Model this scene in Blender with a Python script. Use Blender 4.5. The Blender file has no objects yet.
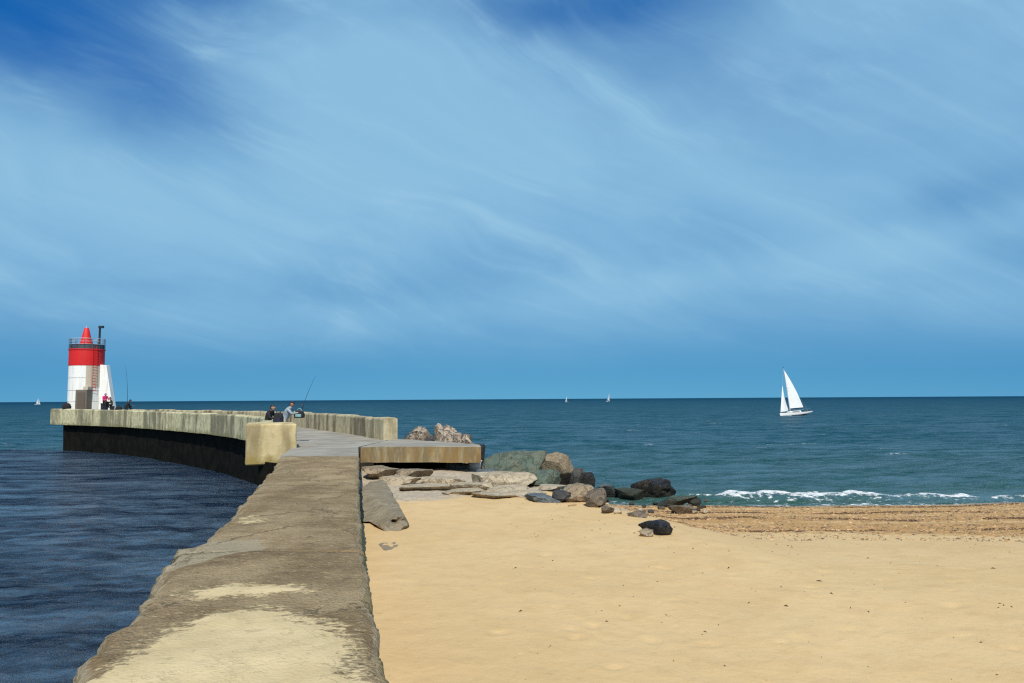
import bpy, bmesh, math, random
import numpy as np
from mathutils import Vector, Matrix, noise as mnoise

random.seed(7); RNG = np.random.default_rng(7)
R = math.radians
scene = bpy.context.scene
col = scene.collection

# ------------------------------------------------------------------ camera
EYE = 4.6          # metres above the water (z = 0)
FPX = 760.0        # focal length in pixels of a 1024 px wide picture
PITCH = math.atan((399.0 - 341.5) / FPX)
ROLL = R(0.34)
Fv = Vector((0, math.cos(PITCH), math.sin(PITCH)))
U0 = Vector((0, -math.sin(PITCH), math.cos(PITCH)))
R0 = Vector((1, 0, 0))
Rv = R0 * math.cos(ROLL) - U0 * math.sin(ROLL)
Uv = R0 * math.sin(ROLL) + U0 * math.cos(ROLL)
cam_d = bpy.data.cameras.new('camera'); cam = bpy.data.objects.new('camera', cam_d); col.objects.link(cam)
cam_d.sensor_width = 36.0; cam_d.lens = 36.0 * FPX / 1024.0
cam_d.clip_start = 0.05; cam_d.clip_end = 60000
m = Matrix((Rv, Uv, -Fv)).transposed().to_4x4(); m.translation = Vector((0, 0, EYE))
cam.matrix_world = m
scene.camera = cam

# ------------------------------------------------------------------ light
SUN_EL = R(50); SUN_AZ = R(178)      # azimuth from +Y towards +X: the sun stands high behind the camera
sdir = Vector((math.sin(SUN_AZ) * math.cos(SUN_EL), math.cos(SUN_AZ) * math.cos(SUN_EL), math.sin(SUN_EL)))
sl = bpy.data.lights.new('sun', 'SUN'); sl.energy = 4.6; sl.angle = R(0.53); sl.color = (1.0, 0.94, 0.84)
so = bpy.data.objects.new('sun', sl); col.objects.link(so)
so.rotation_euler = sdir.to_track_quat('Z', 'Y').to_euler(); so.location = (-60, -40, 80)

world = bpy.data.worlds.new('World'); scene.world = world; world.use_nodes = True
scene.view_settings.view_transform = 'Standard'; scene.view_settings.look = 'None'
scene.view_settings.exposure = 0.0; scene.view_settings.gamma = 1.0
scene.view_settings.use_curve_mapping = False
scene.cycles.use_denoising = False
scene.cycles.filter_width = 1.25
scene.cycles.sample_clamp_indirect = 3.0
scene.cycles.sample_clamp_direct = 1.05
scene.cycles.max_bounces = 6

# ------------------------------------------------------------------ node helpers
class NT:
    def __init__(s, nt): s.nt = nt; s.n = nt.nodes; s.l = nt.links
    def link(s, a, b): s.l.new(a, b)
    def new(s, t, **kw):
        nd = s.n.new(t)
        for k, v in kw.items(): setattr(nd, k, v)
        return nd
    def put(s, sock, v):
        if hasattr(v, 'is_output'): s.l.new(v, sock)
        elif v is not None:
            if isinstance(v, (tuple, list)) and len(v) == 3 and sock.type == 'RGBA': v = (*v, 1)
            sock.default_value = v
    def math(s, op, a, b=None, c=None, clamp=False):
        nd = s.new('ShaderNodeMath', operation=op, use_clamp=clamp)
        for i, v in enumerate((a, b, c)):
            if v is not None: s.put(nd.inputs[i], v)
        return nd.outputs[0]
    def vmath(s, op, a, b=None):
        nd = s.new('ShaderNodeVectorMath', operation=op)
        s.put(nd.inputs[0], a)
        if b is not None: s.put(nd.inputs[1], b)
        return nd.outputs[0]
    def scale(s, v, sx, sy, sz):
        nd = s.new('ShaderNodeMapping'); s.put(nd.inputs[0], v); nd.inputs['Scale'].default_value = (sx, sy, sz)
        return nd.outputs[0]
    def noise(s, v, scale, detail=4, rough=0.55, dist=0.0, lac=2.0):
        nd = s.new('ShaderNodeTexNoise'); s.put(nd.inputs['Vector'], v)
        nd.inputs['Scale'].default_value = scale; nd.inputs['Detail'].default_value = detail
        nd.inputs['Roughness'].default_value = rough; nd.inputs['Distortion'].default_value = dist
        nd.inputs['Lacunarity'].default_value = lac
        return nd.outputs['Fac']
    def voro(s, v, scale, feature='F1', out='Distance'):
        nd = s.new('ShaderNodeTexVoronoi', feature=feature); s.put(nd.inputs['Vector'], v)
        nd.inputs['Scale'].default_value = scale
        return nd.outputs[out]
    def ramp(s, v, lo, hi, a=0.0, b=1.0, smooth=True):
        nd = s.new('ShaderNodeMapRange'); nd.interpolation_type = 'SMOOTHSTEP' if smooth else 'LINEAR'
        s.put(nd.inputs['Value'], v)
        for k, x in (('From Min', lo), ('From Max', hi), ('To Min', a), ('To Max', b)): s.put(nd.inputs[k], x)
        return nd.outputs[0]
    def mix(s, f, a, b, mode='MIX'):
        nd = s.new('ShaderNodeMix', data_type='RGBA', blend_type=mode)
        s.put(nd.inputs[0], f); s.put(nd.inputs[6], a); s.put(nd.inputs[7], b)
        return nd.outputs[2]
    def attr(s, name):
        nd = s.new('ShaderNodeAttribute'); nd.attribute_name = name; return nd.outputs['Fac']
    def bump(s, h, strength=0.5, dist=0.02, normal=None):
        nd = s.new('ShaderNodeBump'); s.put(nd.inputs['Height'], h)
        nd.inputs['Strength'].default_value = strength; nd.inputs['Distance'].default_value = dist
        if normal is not None: s.put(nd.inputs['Normal'], normal)
        return nd.outputs[0]

def material(name, build):
    mt = bpy.data.materials.new(name); mt.use_nodes = True
    t = NT(mt.node_tree); bs = t.n['Principled BSDF']
    pos = t.new('ShaderNodeNewGeometry').outputs['Position']
    obj = t.new('ShaderNodeTexCoord').outputs['Object']
    d = build(t, pos, obj) or {}
    names = {'color': 'Base Color', 'rough': 'Roughness', 'normal': 'Normal', 'metal': 'Metallic', 'spec': 'Specular IOR Level', 'alpha': 'Alpha', 'ior': 'IOR'}
    for k, v in d.items(): t.put(bs.inputs[names[k]], v)
    return mt

# ------------------------------------------------------------------ sky
def build_sky():
    t = NT(world.node_tree); t.n.clear()
    out = t.new('ShaderNodeOutputWorld'); bg = t.new('ShaderNodeBackground'); bg.inputs['Strength'].default_value = 0.1
    t.link(bg.outputs[0], out.inputs[0])
    sky = t.new('ShaderNodeTexSky'); sky.sky_type = 'NISHITA'; sky.sun_disc = False
    sky.sun_elevation = SUN_EL; sky.sun_rotation = SUN_AZ
    sky.altitude = 0; sky.air_density = 1.0; sky.dust_density = 0.0; sky.ozone_density = 3.0
    g = t.new('ShaderNodeTexCoord').outputs['Generated']
    sep = t.new('ShaderNodeSeparateXYZ'); t.link(g, sep.inputs[0]); x, y, z = sep.outputs
    u = t.math('ARCTAN2', x, y)
    hlen = t.math('SQRT', t.math('ADD', t.math('MULTIPLY', x, x), t.math('MULTIPLY', y, y)))
    v = t.math('DIVIDE', z, t.math('MAXIMUM', hlen, 0.05))
    # cirrus: streaks fanning out to the upper right, in a plane above the place
    zz = t.math('MAXIMUM', z, 0.0)
    # the lowest, reddened degrees of the sky model are skipped: the sea air here is clear and blue down to the horizon
    cv = t.new('ShaderNodeCombineXYZ'); t.link(x, cv.inputs[0]); t.link(y, cv.inputs[1]); t.link(t.math('ADD', t.math('MULTIPLY', zz, 0.80), 0.21), cv.inputs[2])
    t.link(t.vmath('NORMALIZE', cv.outputs[0]), sky.inputs['Vector'])
    deep = t.vmath('ADD', t.vmath('MULTIPLY', sky.outputs[0], (0.80, 1.08, 0.58)), (-0.95, -0.76, 2.35))
    deep = t.vmath('MAXIMUM', deep, (0.03, 1.15, 2.6))
    # cirrus veil: fibres fanning out towards one side
    fu = t.math('SUBTRACT', u, 1.25); fv = t.math('ADD', v, 0.28)
    phi = t.math('ARCTAN2', fu, fv); rho = t.math('SQRT', t.math('ADD', t.math('ADD', t.math('MULTIPLY', fu, fu), t.math('MULTIPLY', fv, fv)), 0.004))
    cw = t.new('ShaderNodeCombineXYZ'); t.link(t.math('MULTIPLY', u, 3.0), cw.inputs[0]); t.link(t.math('MULTIPLY', v, 5.0), cw.inputs[1])
    wn = t.new('ShaderNodeTexNoise'); t.link(cw.outputs[0], wn.inputs['Vector']); wn.inputs['Scale'].default_value = 0.9; wn.inputs['Detail'].default_value = 2
    Wp = t.vmath('SUBTRACT', wn.outputs['Color'], (0.5, 0.5, 0.5))
    def fan(kr, kp, warp):
        cq = t.new('ShaderNodeCombineXYZ'); t.link(t.math('MULTIPLY', rho, kr), cq.inputs[0]); t.link(t.math('MULTIPLY', phi, kp), cq.inputs[1])
        return t.vmath('ADD', cq.outputs[0], t.vmath('MULTIPLY', Wp, (warp, warp, 0)))
    st = t.noise(fan(2.2, 8.0, 1.5), 1.0, 6, 0.5, 0.1)
    fineq = t.noise(fan(3.0, 22.0, 2.4), 1.0, 7, 0.58, 0.1)
    fib = t.noise(fan(4.5, 64.0, 6.0), 1.0, 6, 0.58, 0.1)
    cs = t.vmath('ADD', cw.outputs[0], t.vmath('MULTIPLY', Wp, (0.8, 0.8, 0)))
    soft = t.noise(cs, 0.85, 6, 0.52)
    def lobe(u0, v0, su, sv, a, ang=0.0):
        du = t.math('SUBTRACT', u, u0); dv = t.math('SUBTRACT', v, v0)
        c, s_ = math.cos(ang), math.sin(ang)
        p = t.math('ADD', t.math('MULTIPLY', du, c), t.math('MULTIPLY', dv, s_))
        w = t.math('SUBTRACT', t.math('MULTIPLY', dv, c), t.math('MULTIPLY', du, s_))
        e = t.math('ADD', t.math('POWER', t.math('ABSOLUTE', t.math('DIVIDE', p, su)), 2.0), t.math('POWER', t.math('ABSOLUTE', t.math('DIVIDE', w, sv)), 2.0))
        return t.math('MULTIPLY', t.math('EXPONENT', t.math('MULTIPLY', e, -1.0)), a)
    lobes = [lobe(-0.20, 0.40, 0.17, 0.17, 0.42), lobe(0.05, 0.30, 0.42, 0.14, 0.30), lobe(-0.50, 0.25, 0.28, 0.07, 0.26, -0.12),
             lobe(0.55, 0.42, 0.26, 0.20, 0.24), lobe(0.25, 0.155, 0.55, 0.030, 0.22, 0.10),
             lobe(0.52, 0.225, 0.24, 0.028, -0.10, 0.20), lobe(-0.68, 0.47, 0.26, 0.085, -0.42, -0.30), lobe(-0.42, 0.52, 0.14, 0.05, -0.30), lobe(0.10, 0.53, 0.24, 0.045, -0.22, 0.0),
             lobe(-0.14, 0.135, 0.18, 0.035, -0.16), lobe(0.02, 0.20, 0.10, 0.03, -0.08)]
    tot = lobes[0]
    for L in lobes[1:]: tot = t.math('ADD', tot, L)
    dens = t.math('ADD', t.math('ADD', tot, 0.56), t.math('MULTIPLY', t.math('SUBTRACT', st, 0.5), 0.55))
    dens = t.math('ADD', dens, t.math('MULTIPLY', t.math('SUBTRACT', soft, 0.5), 0.60))
    dens = t.math('ADD', dens, t.math('MULTIPLY', t.math('MULTIPLY', t.math('SUBTRACT', fineq, 0.5), t.ramp(soft, 0.36, 0.62, 0.25, 1.0)), t.ramp(u, -0.35, 0.35, 0.46, 0.20)))
    dens = t.math('ADD', dens, t.math('MULTIPLY', t.math('MULTIPLY', t.math('SUBTRACT', fib, 0.5), t.ramp(soft, 0.40, 0.62, 0.1, 1.0)), t.ramp(u, -0.35, 0.30, 0.34, 0.10)))
    wisp = t.math('MULTIPLY', t.ramp(fineq, 0.44, 0.74), t.ramp(fib, 0.38, 0.66, 0.35, 1.0))
    wisp = t.math('MULTIPLY', wisp, t.math('MULTIPLY', t.ramp(dens, 0.1, 0.8, 0.35, 1.0), t.ramp(u, -0.3, 0.5, 1.0, 0.55)))
    dens = t.math('ADD', t.math('SUBTRACT', dens, 0.02), t.math('MULTIPLY', wisp, 0.15))
    dens = t.ramp(dens, 0.0, 1.0)
    low = t.ramp(v, 0.02, 0.12, 0.05, 1.0)
    dens = t.math('MULTIPLY', t.math('MULTIPLY', dens, low), 0.88, clamp=True)
    c = t.mix(dens, deep, t.mix(t.math('MULTIPLY', wisp, low), (2.9, 5.55, 7.7), (3.5, 6.1, 7.95)))
    t.link(c, bg.inputs['Color'])
build_sky()

# ------------------------------------------------------------------ pixel helpers
def ray(x, y):
    d = Fv + Rv * ((x - 512.0) / FPX) + Uv * ((341.5 - y) / FPX)
    return d
def at_z(x, y, z):
    d = ray(x, y); k = (z - EYE) / d.z
    return Vector((0, 0, EYE)) + d * k
def at_Y(x, y, Y):
    d = ray(x, y); return Vector((0, 0, EYE)) + d * (Y / d.y)

# ------------------------------------------------------------------ object helpers
def tag(o, label=None, cat=None, group=None, kind=None):
    if label: o['label'] = label
    if cat: o['category'] = cat
    if group: o['group'] = group
    if kind: o['kind'] = kind
    return o
def empty(name, loc, rz=0.0):
    o = bpy.data.objects.new(name, None); col.objects.link(o); o.location = loc; o.rotation_euler = (0, 0, rz)
    o.empty_display_size = 0.2
    return o
def obj(name, me, mat=None, parent=None, smooth=False):
    """link a mesh (or bmesh); coordinates are in the parent's frame"""
    if isinstance(me, bmesh.types.BMesh):
        bm = me; me = bpy.data.meshes.new(name); bm.to_mesh(me); bm.free()
    o = bpy.data.objects.new(name, me); col.objects.link(o)
    if mat is not None and len(me.materials) == 0: me.materials.append(mat)
    if parent is not None: o.parent = parent
    if smooth: me.polygons.foreach_set('use_smooth', [True] * len(me.polygons))
    return o
def box(bm, x0, x1, y0, y1, z0, z1):
    vs = [bm.verts.new(p) for p in ((x0, y0, z0), (x1, y0, z0), (x1, y1, z0), (x0, y1, z0), (x0, y0, z1), (x1, y0, z1), (x1, y1, z1), (x0, y1, z1))]
    for f in ((0, 3, 2, 1), (4, 5, 6, 7), (0, 1, 5, 4), (1, 2, 6, 5), (2, 3, 7, 6), (3, 0, 4, 7)): bm.faces.new([vs[i] for i in f])
    return vs
def tube(bm, pts, rad, n=8, cap=True):
    pts = [Vector(p) for p in pts]; rads = rad if isinstance(rad, (list, tuple)) else [rad] * len(pts)
    rings = []
    for i, p in enumerate(pts):
        a = pts[max(i - 1, 0)]; b = pts[min(i + 1, len(pts) - 1)]
        q = (b - a).to_track_quat('Z', 'Y')
        rings.append([bm.verts.new(p + q @ Vector((math.cos(2 * math.pi * k / n) * rads[i], math.sin(2 * math.pi * k / n) * rads[i], 0))) for k in range(n)])
    for a, b in zip(rings, rings[1:]):
        for k in range(n): bm.faces.new((a[k], a[(k + 1) % n], b[(k + 1) % n], b[k]))
    if cap:
        bm.faces.new(list(reversed(rings[0]))); bm.faces.new(rings[-1])
def lathe(bm, prof, n=48, cx=0, cy=0, a0=0, a1=2 * math.pi):
    full = abs(a1 - a0 - 2 * math.pi) < 1e-6
    k = n if full else n + 1
    rings = [[bm.verts.new((cx + r * math.cos(a0 + (a1 - a0) * i / n), cy + r * math.sin(a0 + (a1 - a0) * i / n), z)) for i in range(k)] for r, z in prof]
    for a, b in zip(rings, rings[1:]):
        for i in range(n): bm.faces.new((a[i], a[(i + 1) % k], b[(i + 1) % k], b[i]))
    return rings
def bevel(bm, w, seg=2):
    bmesh.ops.bevel(bm, geom=list(bm.edges), offset=w, segments=seg, profile=0.6, affect='EDGES', clamp_overlap=True)
def nz(p, s=1.0, off=0.0, octv=4):
    return mnoise.fractal(Vector((p[0] * s + off, p[1] * s + off * 0.7, p[2] * s - off)), 1.0, 2.0, octv)
def grid_mesh(name, V, nr, nc, attrs=None):
    """V: (nr*nc, 3) numpy"""
    me = bpy.data.meshes.new(name)
    idx = np.arange(nr * nc).reshape(nr, nc)
    q = np.stack([idx[:-1, :-1], idx[:-1, 1:], idx[1:, 1:], idx[1:, :-1]], -1).reshape(-1, 4)
    me.vertices.add(len(V)); me.vertices.foreach_set('co', V.astype(np.float32).ravel())
    me.loops.add(q.size); me.loops.foreach_set('vertex_index', q.astype(np.int32).ravel())
    me.polygons.add(len(q)); me.polygons.foreach_set('loop_start', np.arange(0, q.size, 4, dtype=np.int32))
    me.polygons.foreach_set('use_smooth', np.ones(len(q), dtype=bool))
    me.update(calc_edges=True); me.validate()
    for k, a in (attrs or {}).items():
        at = me.attributes.new(k, 'FLOAT', 'POINT'); at.data.foreach_set('value', a.astype(np.float32).ravel())
    return me
def sstep(a, b, x):
    k = np.clip((x - a) / (b - a), 0, 1); return k * k * (3 - 2 * k)
_T = {}
def vnoise(x, y, seed=0):
    """smooth value noise in numpy"""
    T = _T.get(seed)
    if T is None: T = _T[seed] = np.random.default_rng(seed).random((256, 256))
    xi = np.floor(x).astype(int); yi = np.floor(y).astype(int); fx = x - xi; fy = y - yi
    fx = fx * fx * (3 - 2 * fx); fy = fy * fy * (3 - 2 * fy)
    a = T[yi % 256, xi % 256]; b = T[yi % 256, (xi + 1) % 256]; c = T[(yi + 1) % 256, xi % 256]; d = T[(yi + 1) % 256, (xi + 1) % 256]
    return (a * (1 - fx) + b * fx) * (1 - fy) + (c * (1 - fx) + d * fx) * fy
def fbm(x, y, seed=0, o=4):
    s = 0; a = 1; tt = 0
    for i in range(o): s = s + a * vnoise(x * 2 ** i + 17.3 * i, y * 2 ** i + 5.1 * i, seed + i); tt += a; a *= 0.5
    return s / tt - 0.5

# ------------------------------------------------------------------ materials
def rockmat(name, c1, c2, c3, bump=0.6, rough=0.85, sc=1.0, crack=0.55):
    def b(t, pos, ob):
        n1 = t.noise(ob, 2.2 * sc, 6, 0.6); n2 = t.noise(ob, 9 * sc, 6, 0.65); n3 = t.voro(ob, 14 * sc)
        c = t.mix(t.ramp(n1, 0.35, 0.65), c1, c2); c = t.mix(t.ramp(n2, 0.5, 0.72), c, c3)
        n0 = t.noise(ob, 0.9 * sc, 5, 0.6, 0.5); c = t.mix(t.ramp(n0, 0.45, 0.62, 0, 0.5), c, t.mix(0.5, c, (0.17, 0.125, 0.075)))
        cr = t.voro(t.vmath('ADD', ob, t.vmath('MULTIPLY', (1, 1, 1), n1)), 1.7 * sc, 'DISTANCE_TO_EDGE'); c = t.mix(t.ramp(cr, 0.05, 0.0, 0, crack), c, c3)
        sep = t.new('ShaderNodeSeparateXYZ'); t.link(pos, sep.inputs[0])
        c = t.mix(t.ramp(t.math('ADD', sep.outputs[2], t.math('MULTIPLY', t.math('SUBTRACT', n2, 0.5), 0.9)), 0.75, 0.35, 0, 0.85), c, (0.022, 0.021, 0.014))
        h = t.math('ADD', t.math('MULTIPLY', n1, 0.6), t.math('ADD', t.math('MULTIPLY', n2, 0.5), t.math('MULTIPLY', n3, 0.25)))
        h = t.math('ADD', h, t.ramp(cr, 0.0, 0.07, 0, crack))
        return dict(color=c, rough=rough, normal=t.bump(h, bump, 0.12), spec=0.3)
    return material(name, b)
M = {}
M['rock_green'] = rockmat('rock_green', (0.085, 0.115, 0.085), (0.13, 0.15, 0.11), (0.05, 0.065, 0.055))
M['rock_tan'] = rockmat('rock_tan', (0.25, 0.19, 0.12), (0.34, 0.265, 0.175), (0.12, 0.085, 0.055))
M['rock_brown'] = rockmat('rock_brown', (0.13, 0.10, 0.07), (0.20, 0.155, 0.11), (0.06, 0.05, 0.04))
M['rock_dark'] = rockmat('rock_dark', (0.035, 0.035, 0.036), (0.065, 0.063, 0.06), (0.018, 0.018, 0.02), rough=0.7)
M['rock_black'] = rockmat('rock_black', (0.012, 0.012, 0.014), (0.03, 0.03, 0.034), (0.007, 0.007, 0.009), bump=0.9, rough=0.6, sc=2)
M['rock_pink'] = rockmat('rock_pink', (0.35, 0.275, 0.20), (0.48, 0.39, 0.30), (0.10, 0.07, 0.045), bump=1.0)
M['rock_pale'] = rockmat('rock_pale', (0.38, 0.305, 0.205), (0.48, 0.395, 0.275), (0.22, 0.17, 0.11))
M['rock_slate'] = rockmat('rock_slate', (0.09, 0.11, 0.12), (0.14, 0.16, 0.165), (0.05, 0.06, 0.065))
def b_top(t, pos, ob):
    sep = t.new('ShaderNodeSeparateXYZ'); t.link(ob, sep.inputs[0]); n1 = t.noise(ob, 2.5, 6, 0.6); n2 = t.noise(ob, 10, 6, 0.65)
    k = t.ramp(t.math('ADD', sep.outputs[2], t.math('MULTIPLY', t.math('SUBTRACT', n1, 0.5), 0.5)), 1.05, 1.2)  # tan above a ragged height line, near black below it
    c = t.mix(k, t.mix(n2, (0.010, 0.009, 0.008), (0.035, 0.028, 0.02)), t.mix(t.ramp(n2, 0.35, 0.65), (0.16, 0.12, 0.075), (0.30, 0.235, 0.15)))
    return dict(color=c, rough=0.85, normal=t.bump(t.math('ADD', n1, n2), 0.7, 0.1), spec=0.2)
M['rock_tan_top'] = material('rock_tan_top', b_top)
M['rock_white'] = rockmat('rock_white', (0.55, 0.53, 0.5), (0.66, 0.64, 0.6), (0.28, 0.25, 0.22))
M['lump'] = rockmat('lump', (0.215, 0.175, 0.115), (0.30, 0.25, 0.17), (0.13, 0.10, 0.065), bump=0.7, crack=0.0)

def mk_parapet(name, base, pale, stain, green, streak=0.75):
    def b(t, pos, ob):
        oi = t.new('ShaderNodeObjectInfo').outputs['Random']
        sv = t.scale(pos, 0.75, 0.75, 0.16); s1 = t.noise(sv, 1.2, 6, 0.62, 0.4); s2 = t.noise(t.scale(pos, 1, 1, 0.3), 2.2, 5, 0.65, 0.6)
        n = t.noise(pos, 3.0, 6, 0.6); f = t.noise(pos, 22, 4, 0.6)
        c = t.mix(t.ramp(n, 0.35, 0.65), base, pale)
        sep = t.new('ShaderNodeSeparateXYZ'); t.link(pos, sep.inputs[0]); z = sep.outputs[2]
        s = t.math('MULTIPLY', t.ramp(t.math('ADD', s1, t.math('MULTIPLY', oi, 0.14)), 0.50, 0.68), streak)
        c = t.mix(s, c, stain)
        c = t.mix(t.math('MULTIPLY', t.ramp(s2, 0.55, 0.75), 0.5), c, green)
        edge = t.ramp(t.math('ADD', z, t.math('MULTIPLY', n, 0.9)), 2.75, 3.25, 0.75, 0.0)
        c = t.mix(edge, c, green)
        c = t.mix(t.ramp(f, 0.55, 0.8, 0, 0.35), c, stain)
        return dict(color=c, rough=0.9, normal=t.bump(t.math('ADD', n, t.math('MULTIPLY', f, 0.5)), 0.5, 0.03), spec=0.25)
    return material(name, b)
M['parapet'] = mk_parapet('parapet_concrete', (0.44, 0.39, 0.22), (0.60, 0.55, 0.35), (0.11, 0.10, 0.065), (0.19, 0.175, 0.075))
M['parapet_sea'] = mk_parapet('parapet_concrete_sea', (0.40, 0.335, 0.20), (0.52, 0.45, 0.29), (0.11, 0.085, 0.055), (0.20, 0.16, 0.085), 0.85)
M['block'] = mk_parapet('block_concrete', (0.47, 0.365, 0.18), (0.56, 0.45, 0.25), (0.22, 0.17, 0.085), (0.26, 0.195, 0.05), 0.7)

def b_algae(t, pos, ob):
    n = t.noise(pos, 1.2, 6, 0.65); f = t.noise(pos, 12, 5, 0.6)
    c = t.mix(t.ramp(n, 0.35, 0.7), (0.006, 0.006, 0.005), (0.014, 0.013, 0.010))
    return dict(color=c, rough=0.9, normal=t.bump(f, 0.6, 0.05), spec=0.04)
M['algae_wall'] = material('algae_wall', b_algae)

def b_deck(t, pos, ob):
    n = t.noise(pos, 0.9, 6, 0.6); f = t.noise(pos, 30, 5, 0.65); v = t.noise(t.scale(pos, 0.35, 2.2, 1), 1.5, 5, 0.6)
    c = t.mix(t.ramp(n, 0.3, 0.7), (0.23, 0.205, 0.165), (0.34, 0.31, 0.255))
    c = t.mix(t.ramp(v, 0.55, 0.72, 0, 0.6), c, (0.42, 0.36, 0.26))
    c = t.mix(t.ramp(f, 0.5, 0.8, 0, 0.4), c, (0.13, 0.115, 0.09))
    return dict(color=c, rough=0.9, normal=t.bump(f, 0.5, 0.01), spec=0.25)
M['deck'] = material('deck_concrete', b_deck)

def b_slab(t, pos, ob):
    s1 = t.noise(t.scale(pos, 1.3, 1.3, 0.5), 1.3, 6, 0.65, 0.5); s2 = t.noise(t.scale(pos, 3.2, 3.2, 0.8), 1.6, 6, 0.65, 0.6)
    n = t.noise(pos, 1.2, 5, 0.6); f = t.noise(pos, 30, 4, 0.6)
    sep = t.new('ShaderNodeSeparateXYZ'); t.link(pos, sep.inputs[0]); x = sep.outputs[0]
    c = t.mix(t.ramp(s2, 0.4, 0.7), (0.19, 0.145, 0.08), (0.36, 0.295, 0.18))
    rust = t.math('ADD', t.ramp(s1, 0.42, 0.6), t.ramp(x, -4.2, -1.6, -0.35, 0.35))
    c = t.mix(t.math('MULTIPLY', rust, 0.6, clamp=True), c, (0.25, 0.15, 0.05))
    c = t.mix(t.ramp(n, 0.5, 0.75, 0, 0.6), c, (0.12, 0.09, 0.055))
    return dict(color=c, rough=0.9, normal=t.bump(f, 0.5, 0.015), spec=0.2)
M['slab_face'] = material('slab_face', b_slab)

def walkway_mat(name, tone):
    def b(t, pos, ob):
        n = t.noise(pos, 1.1, 7, 0.62); st = t.noise(t.scale(pos, 0.7, 2.6, 1), 2.0, 6, 0.65); f = t.noise(pos, 38, 5, 0.65)
        ag = t.voro(pos, 34); m2 = t.noise(pos, 6, 6, 0.6)
        c = t.mix(t.ramp(n, 0.32, 0.68), tuple(x * tone for x in (0.175, 0.118, 0.060)), tuple(x * tone for x in (0.32, 0.236, 0.132)))
        c = t.mix(t.ramp(st, 0.54, 0.72, 0, 0.5), c, tuple(x * tone for x in (0.40, 0.31, 0.185)))
        c = t.mix(t.ramp(f, 0.5, 0.78, 0, 0.55), c, (0.09, 0.07, 0.05))
        c = t.mix(t.ramp(m2, 0.58, 0.72, 0, 0.5), c, (0.095, 0.068, 0.042))
        fl = t.noise(t.scale(pos, 1.0, 1.7, 1), 15, 5, 0.7)
        c = t.mix(t.ramp(fl, 0.57, 0.68, 0, 0.75), c, (0.44, 0.36, 0.225))
        c = t.mix(t.ramp(fl, 0.42, 0.32, 0, 0.6), c, (0.075, 0.055, 0.035))
        # lighter repair patch and grey worn rims (from the mesh)
        c = t.mix(t.math('MULTIPLY', t.ramp(t.math('ADD', t.attr('patch'), t.math('MULTIPLY', t.math('SUBTRACT', m2, 0.5), 0.5)), 0.45, 0.6), 0.75), c, (0.34, 0.285, 0.19))
        c = t.mix(t.math('MULTIPLY', t.ramp(t.math('ADD', t.attr('rim'), t.math('MULTIPLY', t.math('SUBTRACT', m2, 0.5), 1.2)), 0.45, 0.8), 0.6), c, (0.33, 0.28, 0.19))
        moss = t.math('MULTIPLY', t.ramp(t.math('ADD', t.attr('rim'), t.math('MULTIPLY', t.math('SUBTRACT', n, 0.5), 2.2)), 0.75, 1.05), 0.5)
        c = t.mix(moss, c, (0.17, 0.13, 0.045))
        cw_ = t.vmath('ADD', pos, t.vmath('MULTIPLY', (0.9, 0.9, 0.9), m2))
        ck = t.voro(cw_, 0.55, 'DISTANCE_TO_EDGE'); ckm = t.math('MULTIPLY', t.ramp(ck, 0.016, 0.004), t.ramp(n, 0.42, 0.55))
        c = t.mix(t.math('MULTIPLY', ckm, 0.5), c, (0.06, 0.045, 0.03))
        pit = t.ramp(t.voro(pos, 9), 0.16, 0.06); pit = t.math('MULTIPLY', pit, t.ramp(m2, 0.48, 0.62)); c = t.mix(t.math('MULTIPLY', pit, 0.7), c, (0.07, 0.052, 0.033))
        # blown sand lying in the lows
        sn = t.math('ADD', t.math('MULTIPLY', t.math('SUBTRACT', t.noise(t.scale(pos, 1.0, 2.3, 1), 3.2, 7, 0.72), 0.5), 1.0), t.math('MULTIPLY', t.math('SUBTRACT', fl, 0.5), 0.9))
        sm = t.ramp(t.math('ADD', t.attr('sand'), sn), 0.38, 0.60)
        g = t.noise(pos, 160, 3, 0.6)
        scol = t.mix(t.ramp(t.noise(pos, 2.5, 5, 0.6), 0.3, 0.7), (0.50, 0.385, 0.205), (0.60, 0.47, 0.265))
        scol = t.mix(t.ramp(g, 0.45, 0.8, 0, 0.3), scol, (0.34, 0.25, 0.15))
        scol = t.mix(t.ramp(t.noise(t.scale(pos, 1, 1.5, 1), 5.5, 5, 0.65), 0.58, 0.70, 0, 0.6), scol, (0.33, 0.25, 0.145))
        c = t.mix(sm, c, scol)
        h = t.math('ADD', t.math('MULTIPLY', f, 0.5), t.math('ADD', t.math('MULTIPLY', ag, 0.5), t.math('MULTIPLY', m2, 0.8)))
        h = t.math('SUBTRACT', h, t.math('ADD', t.math('MULTIPLY', ckm, 0.4), t.math('MULTIPLY', pit, 0.4)))
        h = t.math('ADD', t.math('MULTIPLY', h, t.math('SUBTRACT', 1.0, t.math('MULTIPLY', sm, 0.75))), t.math('MULTIPLY', sm, 0.5))
        return dict(color=c, rough=0.93, normal=t.bump(h, 0.9, 0.035), spec=0.15)
    return material(name, b)
M['walk_a'] = walkway_mat('walkway_concrete_a', 1.0)
M['walk_b'] = walkway_mat('walkway_concrete_b', 1.06)
M['walk_c'] = walkway_mat('walkway_concrete_c', 1.14)

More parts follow.
